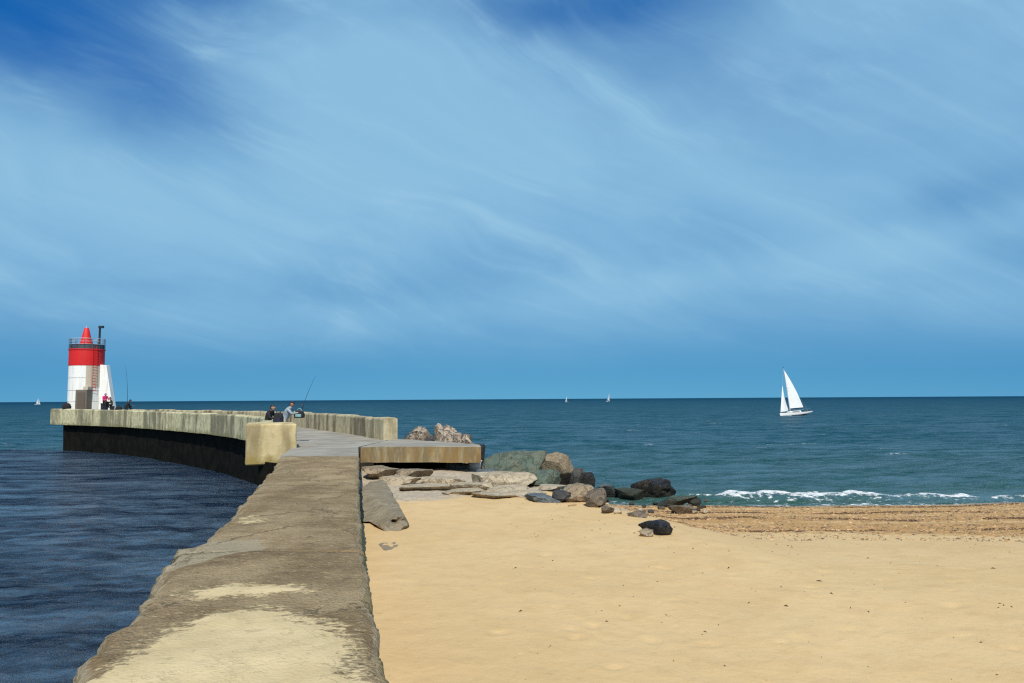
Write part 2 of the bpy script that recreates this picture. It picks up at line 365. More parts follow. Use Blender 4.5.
def b_sand(t, pos, ob):
    n = t.noise(pos, 0.35, 6, 0.6); n2 = t.noise(pos, 2.4, 6, 0.6); g = t.noise(pos, 120, 3, 0.6); n3 = t.noise(t.scale(pos, 0.35, 1.6, 1), 1.3, 7, 0.65)
    c = t.mix(t.ramp(n, 0.3, 0.7), (0.56, 0.385, 0.185), (0.61, 0.43, 0.22))
    c = t.mix(t.ramp(n2, 0.42, 0.75, 0, 0.55), c, (0.50, 0.335, 0.155))
    c = t.mix(t.ramp(g, 0.5, 0.85, 0, 0.5), c, (0.38, 0.25, 0.115))
    n4 = t.noise(t.scale(pos, 1, 1.4, 1), 7.5, 6, 0.68); c = t.mix(t.ramp(n4, 0.56, 0.74, 0, 0.55), c, (0.40, 0.27, 0.12))  # darker mottling paints the shade of small dimples into the sand colour
    c = t.mix(t.ramp(n4, 0.42, 0.28, 0, 0.35), c, (0.68, 0.50, 0.28))
    # weed and shell litter zone
    wn = t.math('ADD', t.math('MULTIPLY', t.math('SUBTRACT', n3, 0.5), 1.5), t.math('MULTIPLY', t.math('SUBTRACT', n2, 0.5), 0.7))
    wr = t.ramp(t.math('ADD', t.attr('wrack'), wn), 0.35, 0.75)
    sp = t.noise(pos, 16, 4, 0.7); sp2 = t.noise(pos, 9, 5, 0.7)
    wc = t.mix(t.ramp(sp, 0.42, 0.62), (0.37, 0.185, 0.052), (0.50, 0.295, 0.11))
    wc = t.mix(t.ramp(sp2, 0.55, 0.68, 0, 0.8), wc, (0.17, 0.095, 0.045))
    wc = t.mix(t.ramp(sp2, 0.44, 0.30, 0, 0.6), wc, (0.50, 0.38, 0.27))
    c = t.mix(t.math('MULTIPLY', wr, 0.88), c, wc)
    ro = t.ramp(t.math('ADD', t.attr('rocky'), t.math('MULTIPLY', wn, 0.8)), 0.42, 0.7)
    rc = t.mix(t.ramp(sp2, 0.4, 0.62), (0.46, 0.375, 0.27), (0.33, 0.265, 0.195))
    rc = t.mix(t.ramp(n2, 0.5, 0.7, 0, 0.5), rc, (0.52, 0.43, 0.32))
    c = t.mix(ro, c, rc)
    wet = t.attr('wet')
    c = t.mix(t.math('MULTIPLY', wet, 0.75), c, t.mix(1.0, c, (0.42, 0.38, 0.34), 'MULTIPLY'))
    h = t.math('ADD', t.math('ADD', t.math('MULTIPLY', g, 0.12), t.math('MULTIPLY', n2, 0.9)), t.math('MULTIPLY', t.noise(pos, 11, 4, 0.6), 0.35))
    h = t.math('ADD', h, t.math('MULTIPLY', t.math('MULTIPLY', sp, t.math('MAXIMUM', wr, ro)), 0.9))
    return dict(color=c, rough=t.ramp(wet, 0, 1, 0.95, 0.35), normal=t.bump(h, 0.55, 0.05), spec=0.25)
M['sand'] = material('beach_sand', b_sand)

def b_water(t, pos, ob):
    a = t.noise(t.scale(pos, 0.8, 1.3, 1), 1.7, 6, 0.62, 0.5); b2 = t.noise(t.scale(pos, 0.8, 1.3, 1), 4.2, 5, 0.65, 0.4)
    big = t.noise(t.scale(pos, 0.012, 0.05, 1), 1.0, 5, 0.6)
    far = t.noise(t.scale(pos, 0.05, 0.22, 1), 1.0, 6, 0.65)
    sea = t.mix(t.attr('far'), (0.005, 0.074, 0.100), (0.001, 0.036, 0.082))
    sea = t.mix(t.ramp(big, 0.4, 0.7, 0, 0.5), sea, (0.006, 0.062, 0.070))
    sea = t.mix(t.ramp(far, 0.5, 0.72, 0, 0.55), sea, (0.012, 0.070, 0.095))  # bright bands of reflecting wave facets, put into the water colour
    hb = t.mix(t.ramp(big, 0.35, 0.7), (0.002, 0.011, 0.030), (0.004, 0.016, 0.040))
    c = t.mix(t.attr('harbour'), sea, hb)
    sh = t.attr('shallow')
    c = t.mix(t.math('MULTIPLY', sh, 0.9), c, (0.052, 0.125, 0.088))
    fo = t.attr('foam')
    fn = t.noise(t.scale(pos, 1.0, 1.4, 1.6), 3.4, 7, 0.68); 
    f = t.ramp(t.math('ADD', fo, t.math('MULTIPLY', t.math('SUBTRACT', fn, 0.5), 1.7)), 0.52, 0.74)
    c = t.mix(f, c, (0.80, 0.82, 0.82))
    h = t.math('ADD', t.math('MULTIPLY', a, 1.0), t.math('MULTIPLY', b2, 0.22))
    nrm = t.bump(h, 1.0, 0.55)
    fr = t.new('ShaderNodeFresnel'); fr.inputs['IOR'].default_value = 1.42; t.link(nrm, fr.inputs['Normal'])
    # a choppy surface hides its own grazing facets, so its mirror share is limited, the more the rougher and farther
    gust = t.noise(t.scale(pos, 0.16, 0.60, 1), 1.0, 6, 0.65); gust2 = t.noise(t.scale(pos, 0.035, 0.16, 1), 1.0, 6, 0.65); gust3 = t.noise(t.scale(pos, 0.55, 1.7, 1), 1.0, 4, 0.6)
    gk = t.math('ADD', t.math('ADD', t.ramp(gust, 0.40, 0.62, -0.05, 0.85), t.ramp(gust2, 0.40, 0.62, 0.0, 0.65)), t.ramp(gust3, 0.40, 0.62, 0.0, 0.70))
    cap = t.math('MULTIPLY', t.math('MULTIPLY', t.ramp(t.attr('far'), 0, 1, 0.30, 0.06, smooth=False), gk), t.ramp(t.attr('harbour'), 0, 1, 1.0, 1.2))
    k = t.math('MULTIPLY', t.math('MINIMUM', fr.outputs[0], cap), t.math('SUBTRACT', 1.0, f))
    df = t.new('ShaderNodeBsdfDiffuse'); t.put(df.inputs['Color'], c); t.link(nrm, df.inputs['Normal'])
    gl = t.new('ShaderNodeBsdfGlossy'); gl.inputs['Roughness'].default_value = 0.24; t.link(nrm, gl.inputs['Normal'])
    mx = t.new('ShaderNodeMixShader'); t.link(k, mx.inputs[0]); t.link(df.outputs[0], mx.inputs[1]); t.link(gl.outputs[0], mx.inputs[2])
    t.link(mx.outputs[0], t.n['Material Output'].inputs['Surface'])
M['water'] = material('sea_water', b_water)

def plain(name, c, rough=0.6, var=0.15, sc=6.0, metal=0.0, bumpk=0.15):
    def b(t, pos, ob):
        n = t.noise(ob, sc, 5, 0.6)
        cc = t.mix(t.ramp(n, 0.3, 0.7), tuple(x * (1 - var) for x in c), tuple(min(1, x * (1 + var)) for x in c))
        return dict(color=cc, rough=rough, metal=metal, normal=t.bump(n, bumpk, 0.02))
    return material(name, b)
def paint(name, c, stain, k=0.5):
    def b(t, pos, ob):
        s = t.noise(t.scale(pos, 1.8, 1.8, 0.2), 1.5, 6, 0.65); n = t.noise(pos, 5, 5, 0.6)
        cc = t.mix(t.ramp(s, 0.5, 0.75, 0, k), c, stain); cc = t.mix(t.ramp(n, 0.55, 0.8, 0, k * 0.5), cc, stain)
        return dict(color=cc, rough=0.6, normal=t.bump(n, 0.2, 0.02))
    return material(name, b)
M['white_paint'] = paint('white_paint', (0.82, 0.81, 0.77), (0.44, 0.37, 0.26), 0.5)
M['red_paint'] = paint('red_paint', (0.66, 0.012, 0.012), (0.36, 0.02, 0.015), 0.45)
M['weathered'] = paint('weathered_render', (0.50, 0.44, 0.33), (0.26, 0.21, 0.14), 0.7)
M['porch'] = paint('porch_door', (0.15, 0.12, 0.09), (0.08, 0.06, 0.05), 0.6)
M['door'] = paint('door_paint', (0.11, 0.085, 0.065), (0.06, 0.045, 0.035), 0.6)
M['grey_metal'] = plain('grey_metal', (0.10, 0.11, 0.12), 0.5, 0.2, 8, 0.6)
M['dark_metal'] = plain('dark_metal', (0.03, 0.032, 0.035), 0.5, 0.2, 8, 0.4)
M['rail_white'] = plain('rail_paint', (0.42, 0.44, 0.46), 0.5)
M['skin'] = plain('skin', (0.42, 0.23, 0.15), 0.55, 0.08)
M['hair'] = plain('hair', (0.018, 0.013, 0.010), 0.6)
M['black_cloth'] = plain('black_cloth', (0.012, 0.012, 0.015), 0.9, 0.3)
M['navy_cloth'] = plain('navy_cloth', (0.015, 0.02, 0.045), 0.9, 0.3)
M['pink_cloth'] = plain('pink_cloth', (0.62, 0.03, 0.17), 0.85, 0.15)
M['lilac_cloth'] = plain('lilac_cloth', (0.22, 0.18, 0.45), 0.85, 0.15)
M['olive_cloth'] = plain('olive_cloth', (0.07, 0.075, 0.06), 0.9, 0.2)
M['white_cloth'] = plain('white_cloth', (0.27, 0.33, 0.38), 0.85, 0.1)
M['beige_cloth'] = plain('beige_cloth', (0.52, 0.45, 0.37), 0.9, 0.12)
M['teal_cloth'] = plain('teal_cloth', (0.20, 0.38, 0.38), 0.85, 0.15)
M['rod'] = plain('rod', (0.02, 0.02, 0.022), 0.4)
M['hull'] = plain('hull_gelcoat', (0.78, 0.77, 0.75), 0.3, 0.03, 2)
M['antifoul'] = plain('antifouling', (0.045, 0.02, 0.02), 0.7)
M['sail'] = plain('sail_cloth', (0.74, 0.74, 0.72), 0.8, 0.05, 1.2)
M['deckwood'] = plain('boat_trim', (0.10, 0.06, 0.035), 0.6)
M['alu'] = plain('mast_alloy', (0.45, 0.46, 0.48), 0.4, 0.1, 8, 0.7)
M['weed'] = plain('dry_weed', (0.10, 0.055, 0.026), 0.95, 0.5, 1.5)
M['litter'] = plain('shell_litter', (0.40, 0.26, 0.13), 0.9, 0.5, 1.2)
M['pebble'] = plain('pebbles', (0.17, 0.115, 0.075), 0.85, 0.5, 1.2)

# ------------------------------------------------------------------ ground shape
DECK = 2.9
def jet_cx(Y): return -1.35 - (Y - 4.6) * 0.236
def shore_Y(X):  # waterline
    return 32.9 + 3.4 * sstep(6.0, -1.0, X) + 0.25 * np.sin(X * 0.35) + 0.12 * np.sin(X * 0.9 + 1)
def beach_z(X, Y):
    X = np.asarray(X, dtype=float); Y = np.asarray(Y, dtype=float)
    s = shore_Y(X); st = 12.0 + 18.0 * sstep(6.0, -2.0, X)
    k = (Y - st) / (s - st)
    z = np.where(k < 0, 1.95, 1.95 * (1 - np.clip(k, 0, 3)))
    z = np.where((k > -0.15) & (k < 0.15), 1.95 - 1.95 * (k + 0.15) ** 2 / 0.6, z)
    z = np.maximum(z, -1.6) + 0.10 * sstep(-0.5, -2.5, X) * sstep(24, 26.5, Y) * sstep(31, 29.5, Y)
    z = z + 0.05 * (fbm(X * 0.28, Y * 0.28, 3, 3)) * 2 * sstep(0.0, 0.5, z)
    return z
def ground_hit(x, y):
    d = ray(x, y); Y = 3.0
    while Y < 80:
        p = Vector((0, 0, EYE)) + d * (Y / d.y)
        if p.z <= max(float(beach_z(p.x, p.y)), 0.0): return p
        Y += 0.05
    return p

def build_beach():
    ys = [-40.0]
    while ys[-1] < 44: ys.append(ys[-1] + (2.0 if ys[-1] < -2 else 0.3 if ys[-1] < 4 else max(0.055, 0.0070 * ys[-1])))
    ys = np.array(ys)
    t_ = np.linspace(0, 1, 420); xs = 24 * t_ + 126 * t_ ** 4
    Yg, Tg = np.meshgrid(ys, xs, indexing='ij')
    Xg = jet_cx(np.minimum(Yg, 30)) + Tg
    Z = beach_z(Xg, Yg)
    dry = sstep(0.15, 0.8, Z)
    Z = Z + dry * (0.022 * fbm(Xg * 1.1, Yg * 1.1, 11, 4) + 0.020 * fbm(Xg * 4, Yg * 4, 21, 4))
    # trodden hollows
    r = np.random.default_rng(5)
    for i in range(700):
        cx, cy = r.uniform(-0.3, 20), r.uniform(5, 24); a = r.uniform(0, 3.14); w = r.uniform(0.045, 0.10); dp = r.uniform(0.006, 0.026)
        iy0, iy1 = np.searchsorted(ys, [cy - 0.6, cy + 0.6])
        sx = Xg[iy0:iy1]; sy = Yg[iy0:iy1]
        p = (sx - cx) * math.cos(a) + (sy - cy) * math.sin(a); q = -(sx - cx) * math.sin(a) + (sy - cy) * math.cos(a)
        e = (p / (w * 1.6)) ** 2 + (q / w) ** 2
        Z[iy0:iy1] -= dp * np.exp(-e) - dp * 0.45 * np.exp(-(np.sqrt(e) - 1.5) ** 2 * 3)
    s = shore_Y(Xg); dsh = s - Yg
    n = fbm(Xg * 0.25, Yg * 0.5, 31, 3)
    wrack = sstep(18.4, 13.2, dsh + n * 4.5) * sstep(-3.0, 3.5, Xg + n * 2 - (dsh - 6) * 0.0) * sstep(0.2, 1.2, dsh)
    wrack *= 0.80 + 0.22 * np.sin(dsh * 1.55 + 2.5 * n)
    rocky = sstep(4.6, 1.0, Xg + n * 3) * sstep(19.5, 22.5, Yg + n * 4)
    rocky = np.maximum(rocky, 0.9 * np.exp(-((Xg - 3.0) / 2.0) ** 2 - ((Yg - 20.5) / 2.0) ** 2))
    wet = sstep(2.4, 0.5, dsh + n * 1.5)
    Z = Z + 0.05 * rocky * fbm(Xg * 2.2, Yg * 4.0, 41, 4) * 2 + 0.02 * wrack * fbm(Xg * 6, Yg * 6, 51, 3)
    V = np.stack([Xg, Yg, Z], -1).reshape(-1, 3)
    me = grid_mesh('beach', V, len(ys), len(xs), dict(wrack=wrack, rocky=rocky, wet=wet))
    me.materials.append(M['sand'])
    o = obj('beach', me); tag(o, kind='structure')
build_beach()

# ------------------------------------------------------------------ curved mole in plan
LAND = [(-44.6, 73.6), (-34.2, 65.8), (-26.3, 57.6), (-19.7, 49.6), (-14.5, 41.8), (-11.6, 35.4), (-9.75, 29.2)]
SEAW = [(-44.0, 81.5), (-36.5, 74.5), (-27.8, 66.2), (-20.0, 58.6), (-14.6, 52.0), (-10.5, 44.2), (-7.8, 39.0), (-4.85, 32.5)]
def spline(P, n=80):
    P = [Vector((p[0], p[1], 0)) for p in P]; Q = [P[0] * 2 - P[1]] + P + [P[-1] * 2 - P[-2]]; out = []
    for i in range(1, len(Q) - 2):
        for k in range(24):
            u = k / 24; a, b, c, d = Q[i - 1], Q[i], Q[i + 1], Q[i + 2]
            out.append(0.5 * ((2 * b) + (c - a) * u + (2 * a - 5 * b + 4 * c - d) * u * u + (3 * b - a - 3 * c + d) * u ** 3))
    out.append(P[-1])
    L = [0]
    for a, b in zip(out, out[1:]): L.append(L[-1] + (b - a).length)
    def f(s):
        s = min(max(s, 0), L[-1])
        for i in range(len(L) - 1):
            if s <= L[i + 1]:
                u = (s - L[i]) / max(L[i + 1] - L[i], 1e-9); p = out[i].lerp(out[i + 1], u); tdir = (out[i + 1] - out[i]).normalized()
                return p, tdir
        return out[-1], (out[-1] - out[-2]).normalized()
    return f, L[-1]
landf, landL = spline(LAND); seaf, seaL = spline(SEAW)

mole = empty('curved_mole', (-24, 60, 0))
tag(mole, 'curved concrete mole with stained pale parapets leading out to the lighthouse', 'mole')
def local(bm, parent):
    bmesh.ops.translate(bm, verts=bm.verts, vec=-Vector(parent.location)); return bm
def sweep_block(f, s0, s1, side, z0, z1, w, seed, ztilt=lambda s: 0.0, steps=6, chip=0.02):
    """one parapet block between two stations; the path runs along its outer face, thickness grows to `side`"""
    bm = bmesh.new(); rings = []
    prof = [(0.0, z0), (0.0, z1 - 0.09), (0.03, z1 - 0.03), (0.10, z1), (w - 0.10, z1), (w - 0.03, z1 - 0.03), (w, z1 - 0.09), (w, z0)]
    n = steps
    for i in range(n + 1):
        s = s0 + (s1 - s0) * i / n; p, tdir = f(s); nrm = Vector((-tdir.y, tdir.x, 0)) * side
        inset = 0.025 if i in (0, n) else 0.0
        ring = []
        for j, (a, z) in enumerate(prof):
            aa = min(max(a, inset), w - inset); zz = z + ztilt(s) * (1 if z > z0 else 0) - (inset if z > z0 + 0.1 else 0)
            q = p + nrm * aa; q.z = zz
            k = nz(q, 1.3, seed, 4) * chip
            ring.append(bm.verts.new(q + nrm * k + Vector((0, 0, k * 0.7))))
        rings.append(ring)
    m_ = len(prof)
    for a, b in zip(rings, rings[1:]):
        for j in range(m_): bm.faces.new((a[j], a[(j + 1) % m_], b[(j + 1) % m_], b[j]))
    bm.faces.new(list(reversed(rings[0]))); bm.faces.new(rings[-1])
    bmesh.ops.recalc_face_normals(bm, faces=bm.faces)
    return bm
# landward parapet: uneven blocks with open joints
random.seed(3); s = 0.0; i = 0
PZ0, PZ1 = 2.42, 3.77
rise = lambda s: 0.16 * max(0.0, 1 - s / 30.0)
while s < landL - 0.4:
    ln = random.choice((2.2, 2.6, 3.0, 3.6, 4.2)); e = min(s + ln, landL)
    if landL - e < 1.2: e = landL
    dz = random.uniform(-0.025, 0.025)
    bm = sweep_block(landf, s + 0.03, e - 0.03, 1, PZ0 + dz * 0.5, PZ1 + dz, 0.58, i * 3.1, rise)
    obj('parapet_block', local(bm, mole), M['parapet'], mole); s = e; i += 1
s = 0.0; random.seed(9)
while s < seaL - 0.4:
    ln = random.choice((2.4, 2.8, 3.4)); e = min(s + ln, seaL)
    if seaL - e < 1.4: e = seaL
    dz = random.uniform(-0.03, 0.03)
    bm = sweep_block(seaf, s + 0.03, e - 0.03, -1, 1.2, 3.82 + dz, 0.66, 50 + i * 2.7)
    obj('parapet_block', local(bm, mole), M['parapet_sea'], mole); s = e; i += 1
# the thick end block of the landward parapet
bm = bmesh.new(); vs_ = box(bm, -9.55, -7.72, 27.4, 29.3, 2.30, 3.77)
for v in vs_: v.co.x -= 0.34 * (v.co.y - 27.4)
bevel(bm, 0.10, 3)
bmesh.ops.subdivide_edges(bm, edges=bm.edges, cuts=3, use_grid_fill=True)
for v in bm.verts:
    k = nz(v.co, 1.6, 4.2, 5) * 0.06 - 0.05 * max(0.0, nz(v.co, 3.1, 9.2, 3) - 0.25); v.co += Vector((k * 0.5, k, k * 0.6))
obj('end_block', local(bm, mole), M['block'], mole, smooth=True)
# quay wall below the landward parapet (set back under its overhang), dark with weed
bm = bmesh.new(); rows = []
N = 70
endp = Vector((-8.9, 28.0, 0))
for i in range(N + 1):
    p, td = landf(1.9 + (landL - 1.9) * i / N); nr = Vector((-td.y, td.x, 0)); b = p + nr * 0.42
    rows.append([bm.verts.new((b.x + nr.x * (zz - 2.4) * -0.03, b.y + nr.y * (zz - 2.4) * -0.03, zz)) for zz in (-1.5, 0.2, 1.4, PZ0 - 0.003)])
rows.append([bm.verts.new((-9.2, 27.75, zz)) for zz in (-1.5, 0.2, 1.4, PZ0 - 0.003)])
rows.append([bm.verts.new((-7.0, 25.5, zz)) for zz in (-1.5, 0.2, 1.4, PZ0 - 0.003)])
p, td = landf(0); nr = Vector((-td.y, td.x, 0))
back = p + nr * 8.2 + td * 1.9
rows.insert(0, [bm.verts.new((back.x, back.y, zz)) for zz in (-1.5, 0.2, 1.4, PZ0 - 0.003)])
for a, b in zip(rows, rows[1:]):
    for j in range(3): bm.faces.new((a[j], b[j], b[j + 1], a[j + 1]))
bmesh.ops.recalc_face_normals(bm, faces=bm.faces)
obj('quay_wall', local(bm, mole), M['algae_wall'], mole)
# walking deck between the parapets
bm = bmesh.new(); L_, R_ = [], []
nn = 60
for i in range(nn + 1):
    p, td = landf(2.6 + (landL - 2.6) * i / nn); nr = Vector((-td.y, td.x, 0)); p = p + nr * 0.50
    q, td2 = seaf(seaL * i / nn); nr2 = Vector((td2.y, -td2.x, 0)); q = q + nr2 * 0.45
    L_.append(p); R_.append(q)
eL = [at_z(298.5, 447.3, DECK), at_z(280.5, 456.3, DECK)]; eR = [at_z(358.3, 447.0, DECK), at_z(358.6, 456.3, DECK)]
L_ += [Vector((-8.6, 29.35, 0)), Vector((-7.95, 27.6, 0)), eL[1]]
R_ += [Vector((-5.45, 30.2, 0)), eR[0], eR[1]]
rings = []
for k, (a, b) in enumerate(zip(L_, R_)):
    row = []
    for j in range(9):
        p = a.lerp(b, j / 8); row.append(bm.verts.new((p.x, p.y, DECK + 0.03 * nz((p.x, p.y, 0), 0.5, 3))))
    rings.append(row)
for a, b in zip(rings, rings[1:]):
    for j in range(8): bm.faces.new((a[j], a[j + 1], b[j + 1], b[j]))
ext = bmesh.ops.extrude_face_region(bm, geom=bm.faces[:])
for v in [g for g in ext['geom'] if isinstance(g, bmesh.types.BMVert)]: v.co.z = 1.0
bmesh.ops.recalc_face_normals(bm, faces=bm.faces)
obj('deck', local(bm, mole), M['deck'], mole)
# raised round plinth at the head
LHX, LHY = (85 - 512) / FPX * 76.0, 76.2
bm = bmesh.new(); rg = lathe(bm, [(3.35, DECK - 0.3), (3.35, 3.62), (3.25, 3.72)], 40, LHX + 0.7, LHY + 0.3); bm.faces.new(rg[-1])
obj('plinth', local(bm, mole), M['parapet_sea'], mole)

# ------------------------------------------------------------------ cantilevered side slab
platform = empty('side_platform', (-3, 29, 0)); tag(platform, 'rust stained concrete slab cantilevered beside the walkway above dark gap', 'platform')
pts = [at_z(360.6, 447.2, DECK), at_z(481.0, 447.0, DECK), at_z(479.0, 444.6, DECK), Vector((-4.62, 32.6, 0)), Vector((-5.0, 32.9, 0)), Vector((-5.36, 30.2, 0))]
bm = bmesh.new()
top = [bm.verts.new((p.x, p.y, DECK + 0.012)) for p in pts]; f0 = bm.faces.new(top)
if f0.normal.z < 0: f0.normal_flip()
ext = bmesh.ops.extrude_face_region(bm, geom=[f0])
for v in [g for g in ext['geom'] if isinstance(g, bmesh.types.BMVert)]: v.co.z = DECK - 0.55
bmesh.ops.recalc_face_normals(bm, faces=bm.faces)
bmesh.ops.subdivide_edges(bm, edges=[e for e in bm.edges if e.calc_length() > 1.2], cuts=14, use_grid_fill=True)
bmesh.ops.triangulate(bm, faces=[f for f in bm.faces if len(f.verts) > 4])
for v in bm.verts:
    k = nz(v.co, 2.2, 1.7, 4); v.co += Vector((0, -0.03 * k, 0.025 * k))
bm.normal_update()
me = bpy.data.meshes.new('slab'); bm2 = local(bm, platform); bm2.to_mesh(me); bm2.free()
me.materials.append(M['slab_face']); me.materials.append(M['deck'])
for p in me.polygons: p.material_index = 1 if p.normal.z > 0.7 else 0
obj('slab', me, None, platform)
bm = bmesh.new(); box(bm, -5.2, -2.3, 28.7, 30.6, -0.5, DECK - 0.56); bevel(bm, 0.05, 1)
obj('support_wall', local(bm, platform), M['algae_wall'], platform)

# ------------------------------------------------------------------ near walkway
LE = [(71, 675), (81, 653), (106, 632), (131, 611), (145, 596), (156, 573), (177, 548), (202, 541), (227, 518), (245, 499), (259, 483), (273, 468), (280.5, 456.5)]
RE = [(391, 683), (383.7, 653), (376.6, 618), (369.5, 582), (364.3, 557), (361.0, 522), (359.6, 500), (359.0, 479), (358.6, 456.5)]
LEp = [at_z(x, y, DECK) for x, y in LE]; REp = [at_z(x, y, DECK) for x, y in RE]
LEy = np.array([p.y for p in LEp]); LEx = np.array([p.x for p in LEp]); REy = np.array([p.y for p in REp]); REx = np.array([p.x for p in REp])
def edgeL(Y):
    if Y < LEy[0]: return LEx[0] - (Y - LEy[0]) * 0.222 + 0.03 * math.sin(Y * 2.1)
    return float(np.interp(Y, LEy, LEx))
def edgeR(Y):
    if Y < REy[0]: return REx[0] - (Y - REy[0]) * 0.222
    return float(np.interp(Y, REy, REx))
SANDP = [(60, 700), (110, 675), (149, 650), (160, 639), (192, 625), (213, 614), (259, 611), (295, 621), (330, 628), (345, 653), (356, 683), (360, 740), (20, 740)]
STRK = [(172, 593), (230, 583), (291, 585), (318, 592), (250, 598), (200, 600)]
STRK2 = [(215, 520), (250, 512), (290, 515), (282, 522), (240, 528)]
PATCH = [(160, 568), (178, 548), (204, 541), (258, 540), (268, 548), (225, 556), (172, 570)]
def poly_sd(P, X, Y):
    d = np.full(X.shape, 1e9); ins = np.zeros(X.shape, bool); n = len(P)
    for i in range(n):
        x1, y1 = P[i]; x2, y2 = P[(i + 1) % n]; ex, ey = x2 - x1, y2 - y1
        k = np.clip(((X - x1) * ex + (Y - y1) * ey) / (ex * ex + ey * ey), 0, 1)
        d = np.minimum(d, np.hypot(X - x1 - k * ex, Y - y1 - k * ey))
        c = ((y1 > Y) != (y2 > Y)) & (X < (x2 - x1) * (Y - y1) / (y2 - y1 + 1e-12) + x1)
        ins ^= c
    return np.where(ins, d, -d)
def plan(P): return [tuple(at_z(x, y, DECK)[:2]) for x, y in P]
walk = empty('concrete_walkway', (-3, 12, 0)); tag(walk, 'long worn concrete walkway with crumbling edges and blown sand between harbour and beach', 'jetty')
def section(name, Y0, Y1, mat, dz, seed):
    step = 0.05 if Y1 < 14 else 0.09
    n = max(8, int((Y1 - Y0) / step)); ys = np.linspace(Y0, Y1, n)
    if Y0 < -1: ys = np.concatenate([np.linspace(Y0, 2.5, 12), np.linspace(2.6, Y1, int((Y1 - 2.6) / step))]); n = len(ys)
    across = np.concatenate([[0, 0, 0, 0], np.linspace(0, 1, 56), [1, 1, 1, 1]])
    V = np.zeros((n, len(across), 3)); rim = np.zeros((n, len(across))); sidez = [-1.4, 0.2, 1.3, 2.3]
    for i, Y in enumerate(ys):
        xl, xr = edgeL(Y), edgeR(Y)
        jl = 0.05 * nz((0, Y, seed), 2.5, 1) + 0.03 * nz((3, Y, seed), 9, 1); jr = 0.035 * nz((7, Y, 0), 2.2, 5) + 0.02 * nz((9, Y, 0), 8, 5)
        xl += jl; xr += jr
        for j, a in enumerate(across):
            if j < 4: x = xl - 0.10 + 0.03 * j + 0.05 * nz((xl, Y, sidez[j]), 3, 8); z = sidez[j]; rim[i, j] = 0.6
            elif j >= len(across) - 4:
                jj = len(across) - 1 - j; x = xr + 0.02 - 0.02 * jj + 0.06 * nz((xr, Y, sidez[jj]), 3, 12); z = sidez[jj]; rim[i, j] = 0.6
            else:
                x = xl + (xr - xl) * a; dl = (x - xl); dr = (xr - x); z = DECK + dz
                cl = max(0.0, 1 - dl / (0.20 + 0.16 * nz((1, Y, 2), 1.4, 9))); cr = max(0.0, 1 - dr / (0.12 + 0.06 * nz((5, Y, 2), 1.4, 9)))
                z -= cl ** 2 * (0.09 + 0.10 * nz((x, Y, 0), 3.0, 3)) + cr ** 2 * (0.06 + 0.06 * nz((x, Y, 0), 4.0, 3))
                z += 0.018 * nz((x, Y, 0), 0.8, seed) + 0.008 * nz((x, Y, 0), 5, seed)
                rim[i, j] = max(cl, cr)
            yy = Y
            V[i, j] = (x, yy, z)
    X, Y = V[..., 0], V[..., 1]
    sd = poly_sd(plan(SANDP), X, Y); sand = np.clip(0.5 + sd * 1.3, 0, 1.1)
    for P, kk in ((STRK, -0.06), (STRK2, -0.16)):
        s2 = poly_sd(plan(P), X, Y); sand = np.maximum(sand, np.clip(0.42 + kk + s2 * 1.2, 0, 0.62))
    sand = np.maximum(sand, 0.18 * sstep(9, 6, Y)); sand = sand * (1 - 0.75 * rim) * sstep(14, 9, Y) + 0.10 * sstep(22, 12, Y)
    patch = np.clip(0.5 + poly_sd(plan(PATCH), X, Y) * 3.0, 0, 1)
    V[..., 2] += 0.016 * sstep(0.45, 0.8, sand) * (np.arange(V.shape[1])[None] > 3) * (np.arange(V.shape[1])[None] < V.shape[1] - 4)
    # close the ends
    V0 = V.copy()
    for e, sg in ((0, -1), (-1, 1)):
        pass
    first = V[0:1].copy(); first[..., 2] = -1.4; last = V[-1:].copy(); last[..., 2] = -1.4
    V = np.concatenate([first, V, last]); z1 = lambda a: np.concatenate([a[:1], a, a[-1:]])
    V -= np.array(walk.location)
    me = grid_mesh(name, V.reshape(-1, 3), V.shape[0], V.shape[1], dict(sand=z1(sand), rim=z1(rim), patch=z1(patch)))
    me.materials.append(mat)
    o = obj(name, me, None, walk)
section('walkway_section', -20, 8.69, M['walk_a'], 0.0, 1.0)
section('walkway_section', 8.705, 15.40, M['walk_b'], 0.008, 2.0)
section('walkway_section', 15.415, float(LEy[-1]) - 0.01, M['walk_c'], 0.0, 3.0)

